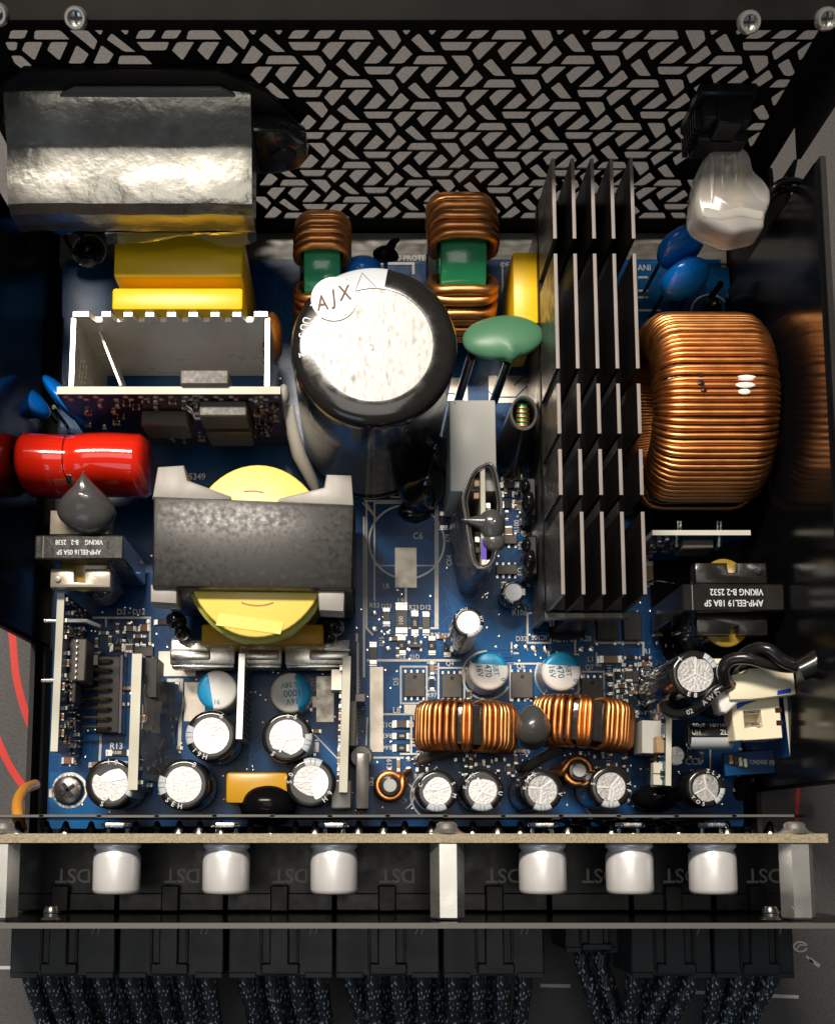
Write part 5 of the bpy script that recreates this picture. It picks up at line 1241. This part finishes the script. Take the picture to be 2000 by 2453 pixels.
m = MB(); m.rings([ringz((1.02, 1.0), .3, -.6, -.4), ringz((1.1, 1.02), 8, -.4, -.2), ringz((1.08, 1.02), 18), ringz((1.0, 1.0), 25.4), ringz((.97, .985), 26.0), ringz((.86, .94), 26.05), ringz((.80, .92), 24.8), ringz((.8, .92), 8)], cap=False); part('shrink_sleeve', m, 'shrink_grey', t, smooth=60)
m = MB(); m.rings([ringz((.86, .945), 26.10), ringz((.91, .962), 26.24), ringz((.96, .982), 26.05)], cap=False); part('sleeve_lip', m, 'shrink_lip', t, smooth=60)
m = MB(); m.rings([ringz((.70, .90), 25.6), ringz((.73, .91), 25.9), ringz((.77, .925), 25.6), ringz((.75, .92), 12)], cap=False); part('inner_sleeve', m, 'shrink_lip', t, smooth=60)
q0, q1 = rel([(25.05,71.88), (24.28,52.12)], t)
m = MB(); m.box((q0[0]+q1[0])/2, (q0[1]+q1[1])/2, 13, .95, q0[1]-q1[1], 24.6, .08); part('inner_board', m, 'laminate_edge', t)
m = MB(); m.box((q0[0]+q1[0])/2, q1[1]+3.2, 25.35, 1.0, 4.2, .12); part('violet_tape', m, 'violet_film', t)
rgx = random.Random(9)
for i in range(9):
    m = MB(); y = q1[1]+1+(q0[1]-q1[1]-2)*i/8; s_ = rgx.choice((-1, 1, -1)); m.box((q0[0]+q1[0])/2+s_*1.1, y, 24-rgx.random()*3, 1.1, 1.3, 1.4, .15); part('chip_capacitor', m, rgx.choice(['tan_ceramic', 'tin_rough', 'black_plastic']), t)
gx, gy = (26.04,59.07)
t = thing('grey_silicone_drip', 'grey silicone drip with a pointed tail across the sleeved board', 'glue', (gx, gy, 26))
m = MB(); m.blob((.2, .9, 0), (2.6, 3.0, 2.2), .12, .3, 4, 6); part('blob', m, 'glue_grey', t, smooth=80)
m = MB(); m.blob((.6, -2.4, -.6), (2.2, 1.9, 1.7), .12, .4, 3, 9); part('lower_lobe', m, 'glue_grey', t, smooth=80)
m = MB(); m.tube([(.5, 1.0, 0), (-1.6, 1.35, .1), (-3.4, 1.5, .4), (-4.9, 1.6, .9), (-5.9, 1.62, 1.2)], [2.3, 1.7, .95, .4, .08], 14); part('pointed_tail', m, 'glue_grey', t, smooth=80)

# corner screw of the board
t = thing('board_screw', 'dark cross recess screw at the front left corner of the blue board', 'screw', (*(-59.81,9.42), 0))
m = MB(); m.lathe([(3.1, .02), (3.75, .02), (3.75, .12), (3.1, .14)], 36); part('plated_ring', m, 'solder', t)
m = MB(); m.lathe([(.1, .1), (3.1, .1), (3.2, .8), (2.7, 1.7), (1.6, 2.1), (.1, 2.15)], 36); part('head', m, 'screw_black', t)
m = MB()
for rz in (35, 125): m.box(0, 0, 2.05, 3.4, .8, .5, .1, mat=mx((0, 0, 2.02), R(rz)))
part('cross_recess', m, 'marker_black', t)

# ---------------------------------------------------------------- rocker switch, clear sleeve, wires at the rear right
t = thing('rocker_switch', 'black rocker switch body on the lattice panel above the clear sleeve', 'switch', (*(66.45,128.65), 50))
sx_, sy_ = t.location.x/S, t.location.y/S
swy = 132.6-sy_
m = MB(); m.box(-.3, swy-1, 2.0, 10.6, 2.4, 15.0, .5); part('mounting_flange', m, 'black_plastic', t)
m = MB(); m.box(0, swy-3.4, 1, 8.8, 4.4, 12.5, .4); part('body', m, 'black_plastic', t)
m = MB(); m.box(.1, swy-3.9, 4.6, 4.6, 6.0, 7.0, .3); part('top_ridge', m, 'connector_black', t)
m = MB(); m.box(.3, swy-5.6, -1.5, 9.2, 2.6, 7.5, .3); part('terminal_block', m, 'connector_black', t)
for i in range(7):
    m = MB(); m.box(-4.9, swy-4.6+i*.05, -5.0+i*1.6, 1.0, 3.6, .8, .1); part('side_rib', m, 'black_plastic', t)
t = thing('clear_sleeve', 'translucent crinkled sleeve over the switch terminals', 'cable sleeve', (*(69.22,118.7), 44))
P0 = [(66.37,127.34),(71.98,127.01),(73.14,124.92),(73.65,122.18),(75.28,120.35),(76.84,118.53),(76.49,116.05),(75.6,113.58),(75.01,110.63),(72.36,110.3),(69.39,109.48),(67.1,110.3),(64.68,111.69),(63.01,112.76),(62.41,115.39),(62.94,119.11),(63.89,123.67)]
Pt = resamp(rel(P0, t), 64); cg2 = sum(Pt, Vector((0, 0)))/len(Pt)
def rz2(f, z, k=0): return [(cg2.x+(p.x-cg2.x)*f, cg2.y+(p.y-cg2.y)*f, z+k*math.sin(i*.9)*.25) for i, p in enumerate(Pt)]
m = MB(); m.rings([rz2(.84, -4.8), rz2(.96, -4.4), rz2(1.0, -3.4, 1), rz2(1.0, 2.4, 1), rz2(.965, 3.4, 1), rz2(.89, 3.9)]); part('sleeve', m, 'clear_sleeve', t, smooth=70)
for dx_, l_ in ((-3.6, 10.5), (-1.6, 7.5), (.9, 7.0)):
    m = MB(); m.tube([(dx_*.9, 7.6, 2.6), (dx_*.95, 6.0, 3.7), (dx_, 7.4-l_*.5, 4.0), (dx_*1.05, 7.4-l_, 3.7)], [.35, .55, .6, .3], 10); part('fold', m, 'clear_sleeve', t, smooth=80)
m = MB(); m.rings([[(x, -4.4+.35*math.sin(x*.9), 4.1), (x, -5.2+.35*math.sin(x*.9), 4.7), (x, -6.1+.3*math.sin(x*.9+.3), 4.0)] for x in [-5.5+i*.9 for i in range(13)]], closed=False); part('cuff', m, 'clear_sleeve', t, smooth=80)
for dx_ in (-1.8, 1.7):
    m = MB(); m.box(dx_, 1, -.5, 2.2, 9, .8, .1); part('brass_terminal', m, 'gold_pin', t)
m = MB(); m.tube([(-2, -3, 0), (3, -3.4, -.5), (6.5, -2, -1)], 1.0, 10); part('inner_wire', m, 'wire_black', t)
wgp = 'black wires from the clear sleeve'
for lb, p in (('upper black wire curving from the clear sleeve behind the bent tab', [(76.57,118.21,44),(77.42,119.36,46),(79.19,120.68,46),(81.35,121.53,45),(83.63,121.55,44),(87.39,122.59,40)]), ('lower black wire curving from the clear sleeve behind the bent tab', [(77.35,118.54,42),(78.51,119.55,43),(80.37,120.64,43),(82.54,121.4,42),(84.62,121.49,41),(88.41,122.57,37)])):
    t = thing('switch_wire', lb, 'wire', p[0], group=wgp); b = Vector(p[0]); m = MB(); m.tube([Vector(q)-b for q in smooth_path(p, 5)], .7, 10); part('insulation', m, 'wire_black', t)
    m = MB(); q = Vector(smooth_path(p, 5)[-1])-b; m.cyl(q, q+Vector((1, 0, -.4)), .35, 8); part('bare_end', m, 'copper', t)

# ---------------------------------------------------------------- fan connector board, plug, wires on the right
fx, fy = (81.84,22.16)
fb = thing('fan_connector_board', 'upright blue board carrying ivory fan sockets at the right', 'circuit board', (fx, fy, 0), (0, 0, R(-86)))
m = MB(); m.cur = 0; m.box(0, 0, 14, 17.03, 1.5, 27)
for f in m.bm.faces:
    f.normal_update()
    if abs(f.normal.y) < .5: f.material_index = 1
part('laminate', m, ['pcb_mask', 'laminate_edge'], fb, smooth=0)
m = MB(); m.box(7.6, -5.5, 17, 4.5, 10, 1.2, .1); part('base_sheet', m, 'pcb_mask', fb, smooth=0)
for u in (-1.4, 2.4, -5.5):
    m = MB(); m.tube([(u, .6, 25), (u, 2.2, 25.2), (u, 3.6, 25.2)], [.55, .4, .25], 8); part('solder_pin', m, 'solder', fb)
m = MB(); m.text('1RH-T/N2450 (0)', 1.2, mx((7.6, -4.2, 17.65), R(86)), .8); part('board_lettering', m, 'silkscreen', fb, smooth=0)
for k_ in range(4):
    m = MB(); m.box(6.7+.3*k_, -9.3+k_*.9, 18.0, 1.8, .8, .9, .1); part('chip_capacitor', m, ['tan_ceramic', 'flux_brown', 'bare_pad', 'tin_rough'][k_], fb)
so = thing('fan_socket', 'empty ivory two pin socket below the plugged one', 'connector', (*(75.22,21.99), 26), (0, 0, R(3)))
sw_, sh_ = 9.12, 8.17
def fr_box(m, cx_, cy_, w_, h_, t_, z0, z1):
    m.box(cx_-w_/2+t_/2, cy_, (z0+z1)/2, t_, h_, z1-z0, .12); m.box(cx_+w_/2-t_/2, cy_, (z0+z1)/2, t_, h_, z1-z0, .12)
    m.box(cx_, cy_+h_/2-t_/2, (z0+z1)/2, w_-2*t_+.1, t_, z1-z0, .12); m.box(cx_, cy_-h_/2+t_/2, (z0+z1)/2, w_-2*t_+.1, t_, z1-z0, .12)
m = MB(); m.box(-sw_/2+sw_*.12, 0, 0, sw_*.24, sh_, 6, .2); part('shroud_lip', m, 'ivory_plastic', so)
m = MB(); m.box(sw_/2-sw_*.2, 0, 0, sw_*.40, sh_, 6, .2); part('shroud_base', m, 'ivory_plastic', so)
m = MB(); m.box(-.7, sh_/2-1.3, 0, 4.6, 2.6, 5.99, .1); part('shroud_rail', m, 'ivory_plastic', so); m = MB(); m.box(-.7, -sh_/2+1.1, 0, 4.6, 2.2, 5.99, .1); part('shroud_rail', m, 'ivory_plastic', so)
m = MB(); m.box(-.7, 0, -2, 4.6, sh_*.6, 1.6); part('shroud_floor', m, 'ivory_plastic', so)
for v in (-1.15, 1.25):
    m = MB(); m.cyl((-2.4, v, 1.6), (4.4, v, 1.6), .42, 10); part('pin', m, 'solder', so)
    m = MB(); m.box(4.2, v, 2.2, 1.3, 1.0, 1.8, .1); part('pin_slot', m, 'flux_brown', so)
m = MB(); m.prism([(-3.6, 3.0), (-1.0, 3.9), (1.9, 4.2), (-.4, 3.1), (-2.0, 2.6), (-3.6, 1.8)], 3.0, 3.12); part('marker_stroke', m, 'marker_blue', so, smooth=0)
pg_ = thing('fan_plug', 'ivory fan plug with two black wires pressed into the upper socket', 'connector', (*(75.35,27.69), 29), (0, 0, R(4)))
m = MB(); m.prism([(-6.2, -2.2), (-2.2, -2.4), (6.2, -2.0), (6.2, 3.2), (-2.0, 3.4), (-2.8, 2.6), (-5.4, 2.6), (-5.6, 1.2), (-6.4, .8)], -4.5, 3.6, .35); part('housing', m, 'ivory_plastic', pg_)
m = MB(); m.prism([(-7.8, -4.2), (-6.8, -4.6), (-4.2, -2.6), (0, -2.2), (-.2, -1.2), (-4.4, -1.2), (-8.0, -.4), (-8.3, -1.4)], -3, 2.6, .5); part('latch_arm', m, 'white_plastic', pg_, smooth=60)
m = MB(); m.box(-8.6, 2.2, 0, 1.3, 1.6, 5, .3); part('latch_tip', m, 'white_plastic', pg_)
m = MB(); m.prism([(2.6, -1.9), (5.2, -1.7), (5.3, -.9), (2.8, -1.1)], 3.55, 3.68); m.prism([(6.3, -1.2), (7.0, -1.2), (7.0, 2.6), (6.4, 2.6)], 3.0, 3.12); part('marker_stroke', m, 'marker_blue', pg_, smooth=0)
wg2 = 'black fan wires'
for lb, r_, p in (('black fan wire looping down from plug past the shiny capacitor, marked AWM', .95, [(69.09,27.86,33),(66.72,26.69,33),(64.96,24.84,32),(63.07,23.31,30),(60.39,22.71,28),(58.67,23.85,26),(59,24.84,24),(61.55,25.23,20),(67.11,24.97,14),(72.84,24.25,8)]),
              ('upper black fan wire arching from the plug to the right side panel', 1.2, [(70.17,27.3,31),(68.08,28.68,34),(67.38,30.61,36),(68.7,32.03,37),(71.32,32.13,38),(75.09,31.13,38),(78.5,30.59,38),(80.87,30.26,40),(86.53,29.41,42)]),
              ('second black fan wire arching higher behind the first', 1.2, [(72.36,28.54,27),(70.29,30.29,31),(70.13,31.64,34),(72.15,33.59,38),(74.44,33.54,40),(76.77,31.64,40),(79.37,30.57,40),(81.29,30.29,41),(87.23,29.2,40)])):
    t = thing('fan_wire', lb, 'wire', p[0], group=wg2); b = Vector(p[0]); m = MB(); m.tube([Vector(q)-b for q in smooth_path(p, 7)], r_, 12); part('insulation', m, 'wire_black', t, smooth=80)
    m = MB(); q = Vector(p[0])-b; m.cyl(q, q+Vector((1.2, .2, -.4)), .45, 8); part('bare_end', m, 'copper', t)
    if 'AWM' in lb:
        m = MB(); a0 = (65.45,25.35); m.text('A W M', 1.3, mx((a0[0]-b.x, a0[1]-b.y, 33.9-b.z), R(38))); a0 = (62.15,22.95); m.text('02', 1.3, mx((a0[0]-b.x, a0[1]-b.y, 31.0-b.z), R(22))); part('wire_print', m, 'print_dim', t, smooth=0)
t = thing('grey_wire_sleeve', 'pointed black sleeve over the fan wires against the right panel', 'cable sleeve', (*(82.85,30.62), 42))
m = MB(); m.tube([(-3.6, -1.4, 0), (-.5, 0, .6), (1.6, 2.4, 2), (2.8, 5.2, 5)], [1.9, 2.4, 1.8, .2], 14); part('sleeve', m, 'wire_black', t, smooth=80)
m = MB(); m.tube([(-.5, 0, .4), (2.2, -.2, .8), (5, .3, 1)], [2.3, 1.9, 1.6], 14); part('sleeve_arm', m, 'wire_black', t, smooth=80)
t = thing('ivory_strip', 'ivory plastic strip behind the looping fan wires', 'connector', (*(72.35,33.52), 20))
m = MB(); m.box(0, 0, 0, 9, 1.1, 6, .2); part('strip', m, 'ivory_plastic', t); m = MB(); m.box(0, .1, -6.5, 9.4, 3.2, 7, .2); part('block', m, 'black_plastic', t)
t = thing('side_cable', 'thick dark cable on the floor beside the blue board at right', 'cable', (*(86.5,11.36), 2))
m = MB(); m.tube([(-7, -4, -4), (-6.4, -.5, -1), (-3.5, .8, 1), (2, 1.2, 2), (9, 1, 2)], 1.7, 12); part('insulation', m, 'wire_black', t, smooth=80)
m = MB(); m.cyl((-7, -4.2, -6), (-7, -4, -3), 1.2, 10); part('solder_end', m, 'laminate_edge', t)

# ---------------------------------------------------------------- connector board at the front
mb_ = thing('connector_board', 'long connector board seen along its tan edge near the front', 'circuit board', (0, 0, 0))
bx0 = (-68.73,0.2)[0]; bx1 = (79.44,0.2)[0]
m = MB(); m.cur = 0; m.box((bx0+bx1)/2, -.35, 29, bx1-bx0, 1.55, 46)
for f in m.bm.faces:
    f.normal_update()
    if abs(f.normal.y) < .5: f.material_index = 1
part('laminate', m, ['pcb_mask', 'laminate_tan'], mb_, smooth=0)
mbs = MB(); mbs.box((bx0+bx1)/2, 3.45, 26, bx1-bx0-3, .5, 40); part('insulating_sheet', mbs, 'gloss_sheet', mb_, 'black insulating sheet behind the board')
m = MB()
for i in range(14):
    xa = bx0+4+(bx1-bx0-8)*i/14; m.box(xa+5, 3.45+.05*math.sin(i*2.1), 46.06, (bx1-bx0)/14+.2, .42, .14)
part('sheet_edge', m, 'edge_grey', mb_, smooth=0)
rg = random.Random(17)
jm = None
for i in range(34):
    x = -60+i*4.05+rg.uniform(-.5, .5)
    if jm is None:
        m = MB(); m.lathe([(1.25, 0), (1.1, .6), (.7, 1.2), (.45, 2.0), (.05, 2.3)], 12, mx=mx(rx=R(-90))); jm = mesh_of('solder_joint', m, 'solder')
    part('solder_joint', jm, None, mb_, loc=(x, .43, 40+rg.uniform(-3, 2)))
sg2 = 'hexagonal standoffs on the connector board'
for x, lb in (((-60.35,-6.75)[0], 'hexagonal silver standoff cut by the left edge'), ((15.37,-6.75)[0], 'hexagonal silver standoff in the middle of the connector board'), ((74.8,-6.75)[0], 'hexagonal silver standoff at the right end of the connector board')):
    t = thing('hex_standoff', lb, 'standoff', (x, -1.15, 49), (R(90), 0, 0), sg2)
    m = MB(); m.lathe([(.1, 0), (2.75, 0), (2.9, .15), (2.9, 12.4), (2.7, 12.65), (.1, 12.7)], 6, mx=mx(rz=R(0))); part('barrel', m, 'steel', t, smooth=20)
    m = MB(); m.lathe([(.1, -3.6), (1.2, -3.55), (1.75, -3.2), (1.9, -2.5), (2.4, -2.0), (3.4, -1.6), (.1, -1.6)], 24); part('solder_cone', m, 'steel', t, smooth=60)
t = thing('orange_wire', 'short orange wire hanging at the left end of the connector board', 'wire', (-61.01,1.34,35))
b = Vector((-61.01,1.34,35)); m = MB(); m.tube([Vector(q)-b for q in smooth_path([(-60.61,1.11,36),(-61.8,3.6,34),(-63.41,6.41,28),(-64.22,8.85,20),(-65.1,10.27,8)], 6)], 1.1, 10); part('insulation', m, 'wire_orange', t, smooth=80)
m = MB(); m.cyl((0, 0, 0), (.3, -1.2, .3), .5, 8); part('bare_end', m, 'copper', t)
t = thing('black_glue_strand', 'glossy black glue strands behind the connector board right of centre', 'glue', (*(47.21,2.3), 36))
for k_ in range(4):
    m = MB(); m.tube(smooth_path([(-14+k_*6, .4*math.sin(k_), -1), (-11+k_*6, .9, .8*(k_ % 2)), (-8+k_*6, -.3, 0), (-5+k_*7, .5, -.5)], 5), [.5+.2*math.sin(i*.4)**2 for i in range(16)], 8); part('strand', m, 'glue_black', t, smooth=80)

# ---------------------------------------------------------------- sockets, plugs and braided cables
sog = 'black modular sockets'
def socket(label, x0, x1, tab0, tab1):
    t = thing('modular_socket', label, 'socket', ((x0+x1)/2, -7.5, 14), group=sog); w_ = x1-x0
    m = MB(); m.box(0, .2, 0, w_, 12.4, 26, .35); part('housing', m, 'connector_black', t)
    m = MB(); m.box(0, -4.6, 13.2, w_-.4, 3.2, 1.0, .2); part('front_rim', m, 'connector_black', t)
    if tab0 is not None:
        m = MB(); m.box((tab0+tab1)/2-(x0+x1)/2, -3.9, 13.9, tab1-tab0, 4.8, 2.6, .25); part('latch_hook', m, 'black_plastic', t)
    m = MB(); c_ = 0 if tab0 is None else (tab0+tab1)/2-(x0+x1)/2
    m.text('DST', 3.7, mx((c_+2.0, .3, 13.06), R(180)), 1.0); part('moulded_lettering', m, 'print_dim', t, smooth=0)
    return t
SX = [(12, 281, 122, 164), (284, 540, 385, 428), (543, 800, 648, 690), (803, 1060, 906, 948), (1062, 1312, 1163, 1206), (1316, 1510, None, None), (1513, 1706, 1592, 1633), (1709, 1900, 1793, 1836)]
SOCK = [((-65.49,-11.31)[0], (-44.59,-11.31)[0], (-56.47,-11.98)[0], (-53.16,-11.98)[0], 'black socket at far left behind the front panel'), ((-44.36,-11.31)[0], (-24.47,-11.31)[0], (-36.13,-11.98)[0], (-32.82,-11.98)[0], 'black socket between the first two white cans'),
        ((-24.24,-11.31)[0], (-4.27,-11.31)[0], (-15.95,-11.98)[0], (-12.63,-11.98)[0], 'black socket between the second and third white cans'), ((-4.04,-11.31)[0], (15.93,-11.31)[0], (3.93,-11.98)[0], (7.24,-11.98)[0], 'black socket just left of the centre standoff'),
        ((16.08,-11.31)[0], (35.5,-11.31)[0], (23.73,-11.98)[0], (27.04,-11.98)[0], 'black socket just right of the centre standoff'), ((35.81,-11.31)[0], (50.73,-11.31)[0], None, None, 'black socket without a latch hook between two white cans'),
        ((50.96,-11.31)[0], (65.96,-11.31)[0], (56.78,-11.98)[0], (60.01,-11.98)[0], 'black socket between the last two white cans'), ((66.27,-11.31)[0], (80.79,-11.31)[0], (72.26,-11.98)[0], (75.65,-11.98)[0], 'black socket beside the right standoff')]
for a, b, c, d, lb in SOCK: socket(lb, a, b, c, d)
plg = 'black plugs on the modular cables'
def plug(label, x0, x1, t0, t1, y0=-15.2, y1=-26.0, z=27, rec=0):
    t = thing('cable_plug', label, 'connector', ((x0+x1)/2, (y0+y1)/2, z-9), group=plg); w_ = x1-x0; d = y0-y1; c_ = (t0+t1)/2-(x0+x1)/2; tw = t1-t0
    m = MB(); m.box(0, .2, 0, w_, d-.4, 18, .3); part('housing', m, 'plug_black', t)
    m = MB(); m.box(c_, .6, 9.6, tw, d-2.2, 1.6, .25); part('latch_lever', m, 'plug_black', t)
    m = MB(); m.box(c_+.2, -d*.33, 9.2, tw*2.0, d*.2, 2.3, .3); part('latch_paddle', m, 'plug_black', t)
    for s_ in (-1, 1):
        m = MB(); m.box(c_+s_*tw*.95, .6, 9.0, .5, d-2, 1.2, .1); part('latch_rail', m, 'black_plastic', t)
        m = MB(); m.box(s_*w_*.36, -d/2+.6, 9.05, w_*.26, 1.0, .7, .12); part('rear_lip', m, 'plug_black', t)
    m = MB()
    for k_ in range(2): m.line([(w_*.30+k_*1.0-.5, 2.6), (w_*.30+k_*1.0, 4.2)], .14, 9.02)
    part('mould_mark', m, 'print_dim', t, smooth=0)
    return t
for a, b, c, d, lb in (((-64.03,-21.18)[0], (-44.64,-21.18)[0], (-56.7,-21.09)[0], (-53.31,-21.09)[0], 'black plug at far left of the cable row'), ((-44.02,-21.18)[0], (-24.56,-21.18)[0], (-36.39,-21.09)[0], (-32.93,-21.09)[0], 'black plug, second from the left of the cable row'),
        ((-23.79,-21.18)[0], (-4.33,-21.18)[0], (-16.08,-21.09)[0], (-12.54,-21.09)[0], 'black plug, third from the left of the cable row'), ((-4.02,-21.18)[0], (15.29,-21.18)[0], (3.85,-21.09)[0], (7.31,-21.09)[0], 'black plug left of and under the centre standoff'),
        ((15.83,-21.18)[0], (34.6,-21.18)[0], (23.62,-21.09)[0], (27.08,-21.09)[0], 'black plug right of the centre standoff'), ((50.59,-21.18)[0], (65.57,-21.18)[0], (56.7,-21.09)[0], (60.39,-21.09)[0], 'black plug, second from the right end'),
        ((65.96,-21.18)[0], (80.71,-21.18)[0], (72.47,-21.09)[0], (75.93,-21.09)[0], 'black plug at the right end of the cable row')):
    plug(lb, a, b, c, d)
a, b = (40.39,-20.68)[0], (52.26,-20.68)[0]; plug('low recessed black plug between two taller plugs', a, b, (a+b)/2-1.5, (a+b)/2+1.5, -15.2, -22.5, 14)
cbl = 'black braided cables'
CB = [([(-62.21,-26.99,18),(-60.92,-35.13,12),(-59.5,-45.86,4)], 'leftmost'), ([(-57.85,-26.79,20),(-56.36,-34.87,14),(-54.94,-45.53,6)], 'second'), ([(-53.34,-26.79,20),(-52.65,-34.87,14),(-52.04,-45.53,6)], 'third'), ([(-48.7,-26.89,19),(-47,-34.87,14),(-45.85,-45.53,6)], 'fourth'),
      ([(-42.91,-26.99,18),(-41.44,-35,13),(-40.21,-45.7,5)], 'fifth'), ([(-37.12,-26.79,20),(-35.96,-34.87,14),(-35.11,-45.53,6)], 'sixth'), ([(-32.48,-26.68,21),(-31.53,-34.6,16),(-30.92,-45.2,8)], 'seventh'), ([(-28.14,-26.68,21),(-27.37,-34.6,16),(-26.65,-45.2,8)], 'eighth'),
      ([(-21.29,-26.99,18),(-19.75,-35,13),(-18.24,-45.7,5)], 'ninth'), ([(-16.33,-27.1,17),(-15.13,-35,13),(-13.8,-45.53,6)], 'tenth'), ([(-11.63,-26.79,20),(-10.16,-34.87,14),(-8.67,-45.53,6)], 'eleventh'), ([(-7.1,-26.99,18),(-6.23,-35,13),(-5.2,-45.53,6)], 'twelfth'),
      ([(-1.12,-26.99,18),(1.21,-35,13),(3.57,-45.7,5)], 'thirteenth'), ([(3,-26.68,21),(3.52,-34.6,16),(4.1,-45.2,8)], 'fourteenth'), ([(7.49,-26.68,21),(8.56,-34.6,16),(9.76,-45.2,8)], 'fifteenth'), ([(12.43,-26.79,20),(12.77,-34.74,15),(13.42,-45.36,7)], 'sixteenth'),
      ([(18.28,-26.79,20),(18.55,-34.74,15),(19.18,-45.36,7)], 'seventeenth'), ([(22.87,-26.79,20),(23.21,-34.74,15),(23.95,-45.36,7)], 'eighteenth'), ([(27.46,-26.79,20),(27.87,-34.74,15),(28.4,-45.36,7)], 'nineteenth'), ([(31.86,-26.89,19),(31.44,-34.87,14),(31.14,-45.53,6)], 'twentieth'),
      ([(44.6,-25.41,10),(48.6,-36.05,5),(51.92,-46.53,0)], 'first of the loose right cables'), ([(48.57,-25.51,9),(51.93,-36.05,5),(54.87,-46.53,0)], 'second of the loose right cables'), ([(52.95,-26.99,18),(52.96,-35.13,12),(52.65,-45.7,5)], 'third of the loose right cables'), ([(59.33,-26.99,18),(56.7,-35.13,12),(53.89,-45.7,5)], 'fourth of the loose right cables'),
      ([(63.72,-26.89,19),(60.7,-35,13),(57.62,-45.7,5)], 'fifth of the loose right cables'), ([(68.51,-26.99,18),(68.38,-35,13),(68.57,-45.53,6)], 'sixth of the loose right cables'), ([(72.97,-26.99,18),(71.78,-35,13),(70.22,-45.53,6)], 'seventh of the loose right cables'), ([(76.23,-27.3,15),(74.06,-35.39,10),(71.82,-46.03,3)], 'eighth of the loose right cables'), ([(78.73,-26.89,19),(76.07,-35,13),(72.96,-45.7,5)], 'rightmost')]
for p, nm in CB:
    lb = ('black braided cable, the '+nm+' of the row below the plugs') if 'loose' not in nm else ('black braided cable, '+nm+' below the plugs')
    b = Vector(p[0]); t = thing('braided_cable', lb, 'cable', p[0], group=cbl)
    q = [Vector(v) for v in p]; first = q[0]+Vector((0, 2.5, 0))
    m = MB(); m.tube([v-b for v in smooth_path([first]+q, 9)], 1.62, 14); part('braid', m, 'braided_sleeve', t, smooth=80)
    m = MB(); m.cyl(Vector((0, 3, 0)), Vector((0, 1, 0)), 1.0, 10); part('inner_wire', m, 'wire_black', t)


# the second layer of braided cables, lower and partly hidden by the first
GAP = ['right of the leftmost upper cable', 'between the second and third upper cables', 'between the third and fourth upper cables', 'between the fourth and fifth upper cables', 'between the fifth and sixth upper cables', 'between the sixth and seventh upper cables',
       'between the seventh and eighth upper cables', 'between the ninth and tenth upper cables', 'between the tenth and eleventh upper cables', 'between the eleventh and twelfth upper cables', 'between the thirteenth and fourteenth upper cables', 'between the fourteenth and fifteenth upper cables',
       'between the fifteenth and sixteenth upper cables', 'between the sixteenth and seventeenth upper cables', 'between the seventeenth and eighteenth upper cables', 'between the eighteenth and nineteenth upper cables', 'under the third loose right cable', 'under the fourth loose right cable', 'under the sixth loose right cable']
for gap, p in zip(GAP, ([(-62.28,-27.92,9),(-60.6,-36.05,5),(-59.09,-46.53,0)], [(-57.53,-27.82,10),(-56.06,-35.91,6),(-54.87,-46.53,0)], [(-52.79,-27.92,9),(-51.26,-36.05,5),(-50.06,-46.53,0)], [(-47.02,-27.92,9),(-45.59,-36.05,5),(-43.9,-46.53,0)], [(-41.49,-27.92,9),(-39.93,-36.05,5),(-38.41,-46.53,0)], [(-36.16,-27.82,10),(-34.8,-35.91,6),(-33.77,-46.53,0)],
        [(-31.64,-27.82,10),(-30.56,-35.91,6),(-29.44,-46.36,1)], [(-19.39,-27.92,9),(-17.92,-36.05,5),(-16.46,-46.53,0)], [(-14.44,-27.92,9),(-13,-36.05,5),(-11.4,-46.53,0)], [(-9.73,-27.92,9),(-8.5,-36.05,5),(-7.18,-46.53,0)], [(1.07,-27.82,10),(2.41,-35.91,6),(3.8,-46.53,0)], [(5.51,-27.82,10),(6.23,-35.91,6),(6.98,-46.36,1)],
        [(10.44,-27.82,10),(11.05,-35.91,6),(11.82,-46.53,0)], [(16.03,-27.82,10),(16.19,-35.91,6),(16.63,-46.53,0)], [(21.37,-27.82,10),(21.59,-35.91,6),(22.03,-46.53,0)], [(26.13,-27.82,10),(26.41,-35.91,6),(26.76,-46.53,0)], [(58.16,-27.92,9),(56.26,-36.05,5),(54.45,-46.53,0)], [(63.52,-27.92,9),(60.43,-36.05,5),(56.98,-46.53,0)], [(73.17,-27.92,9),(72.18,-36.05,5),(71.33,-46.53,0)])):
    b = Vector(p[0]); t = thing('braided_cable', 'lower black braided cable, dim, seen '+gap, 'cable', p[0], group='lower layer of braided cables')
    q = [Vector(v) for v in p]
    m = MB(); m.tube([v-b for v in smooth_path([q[0]+Vector((0, 2.5, 0))]+q, 7)], 1.4, 12); part('braid', m, 'braided_sleeve', t, smooth=80)
    m = MB(); m.cyl(Vector((0, 3, 0)), Vector((0, 1, 0)), 1.0, 8); part('inner_wire', m, 'wire_black', t)
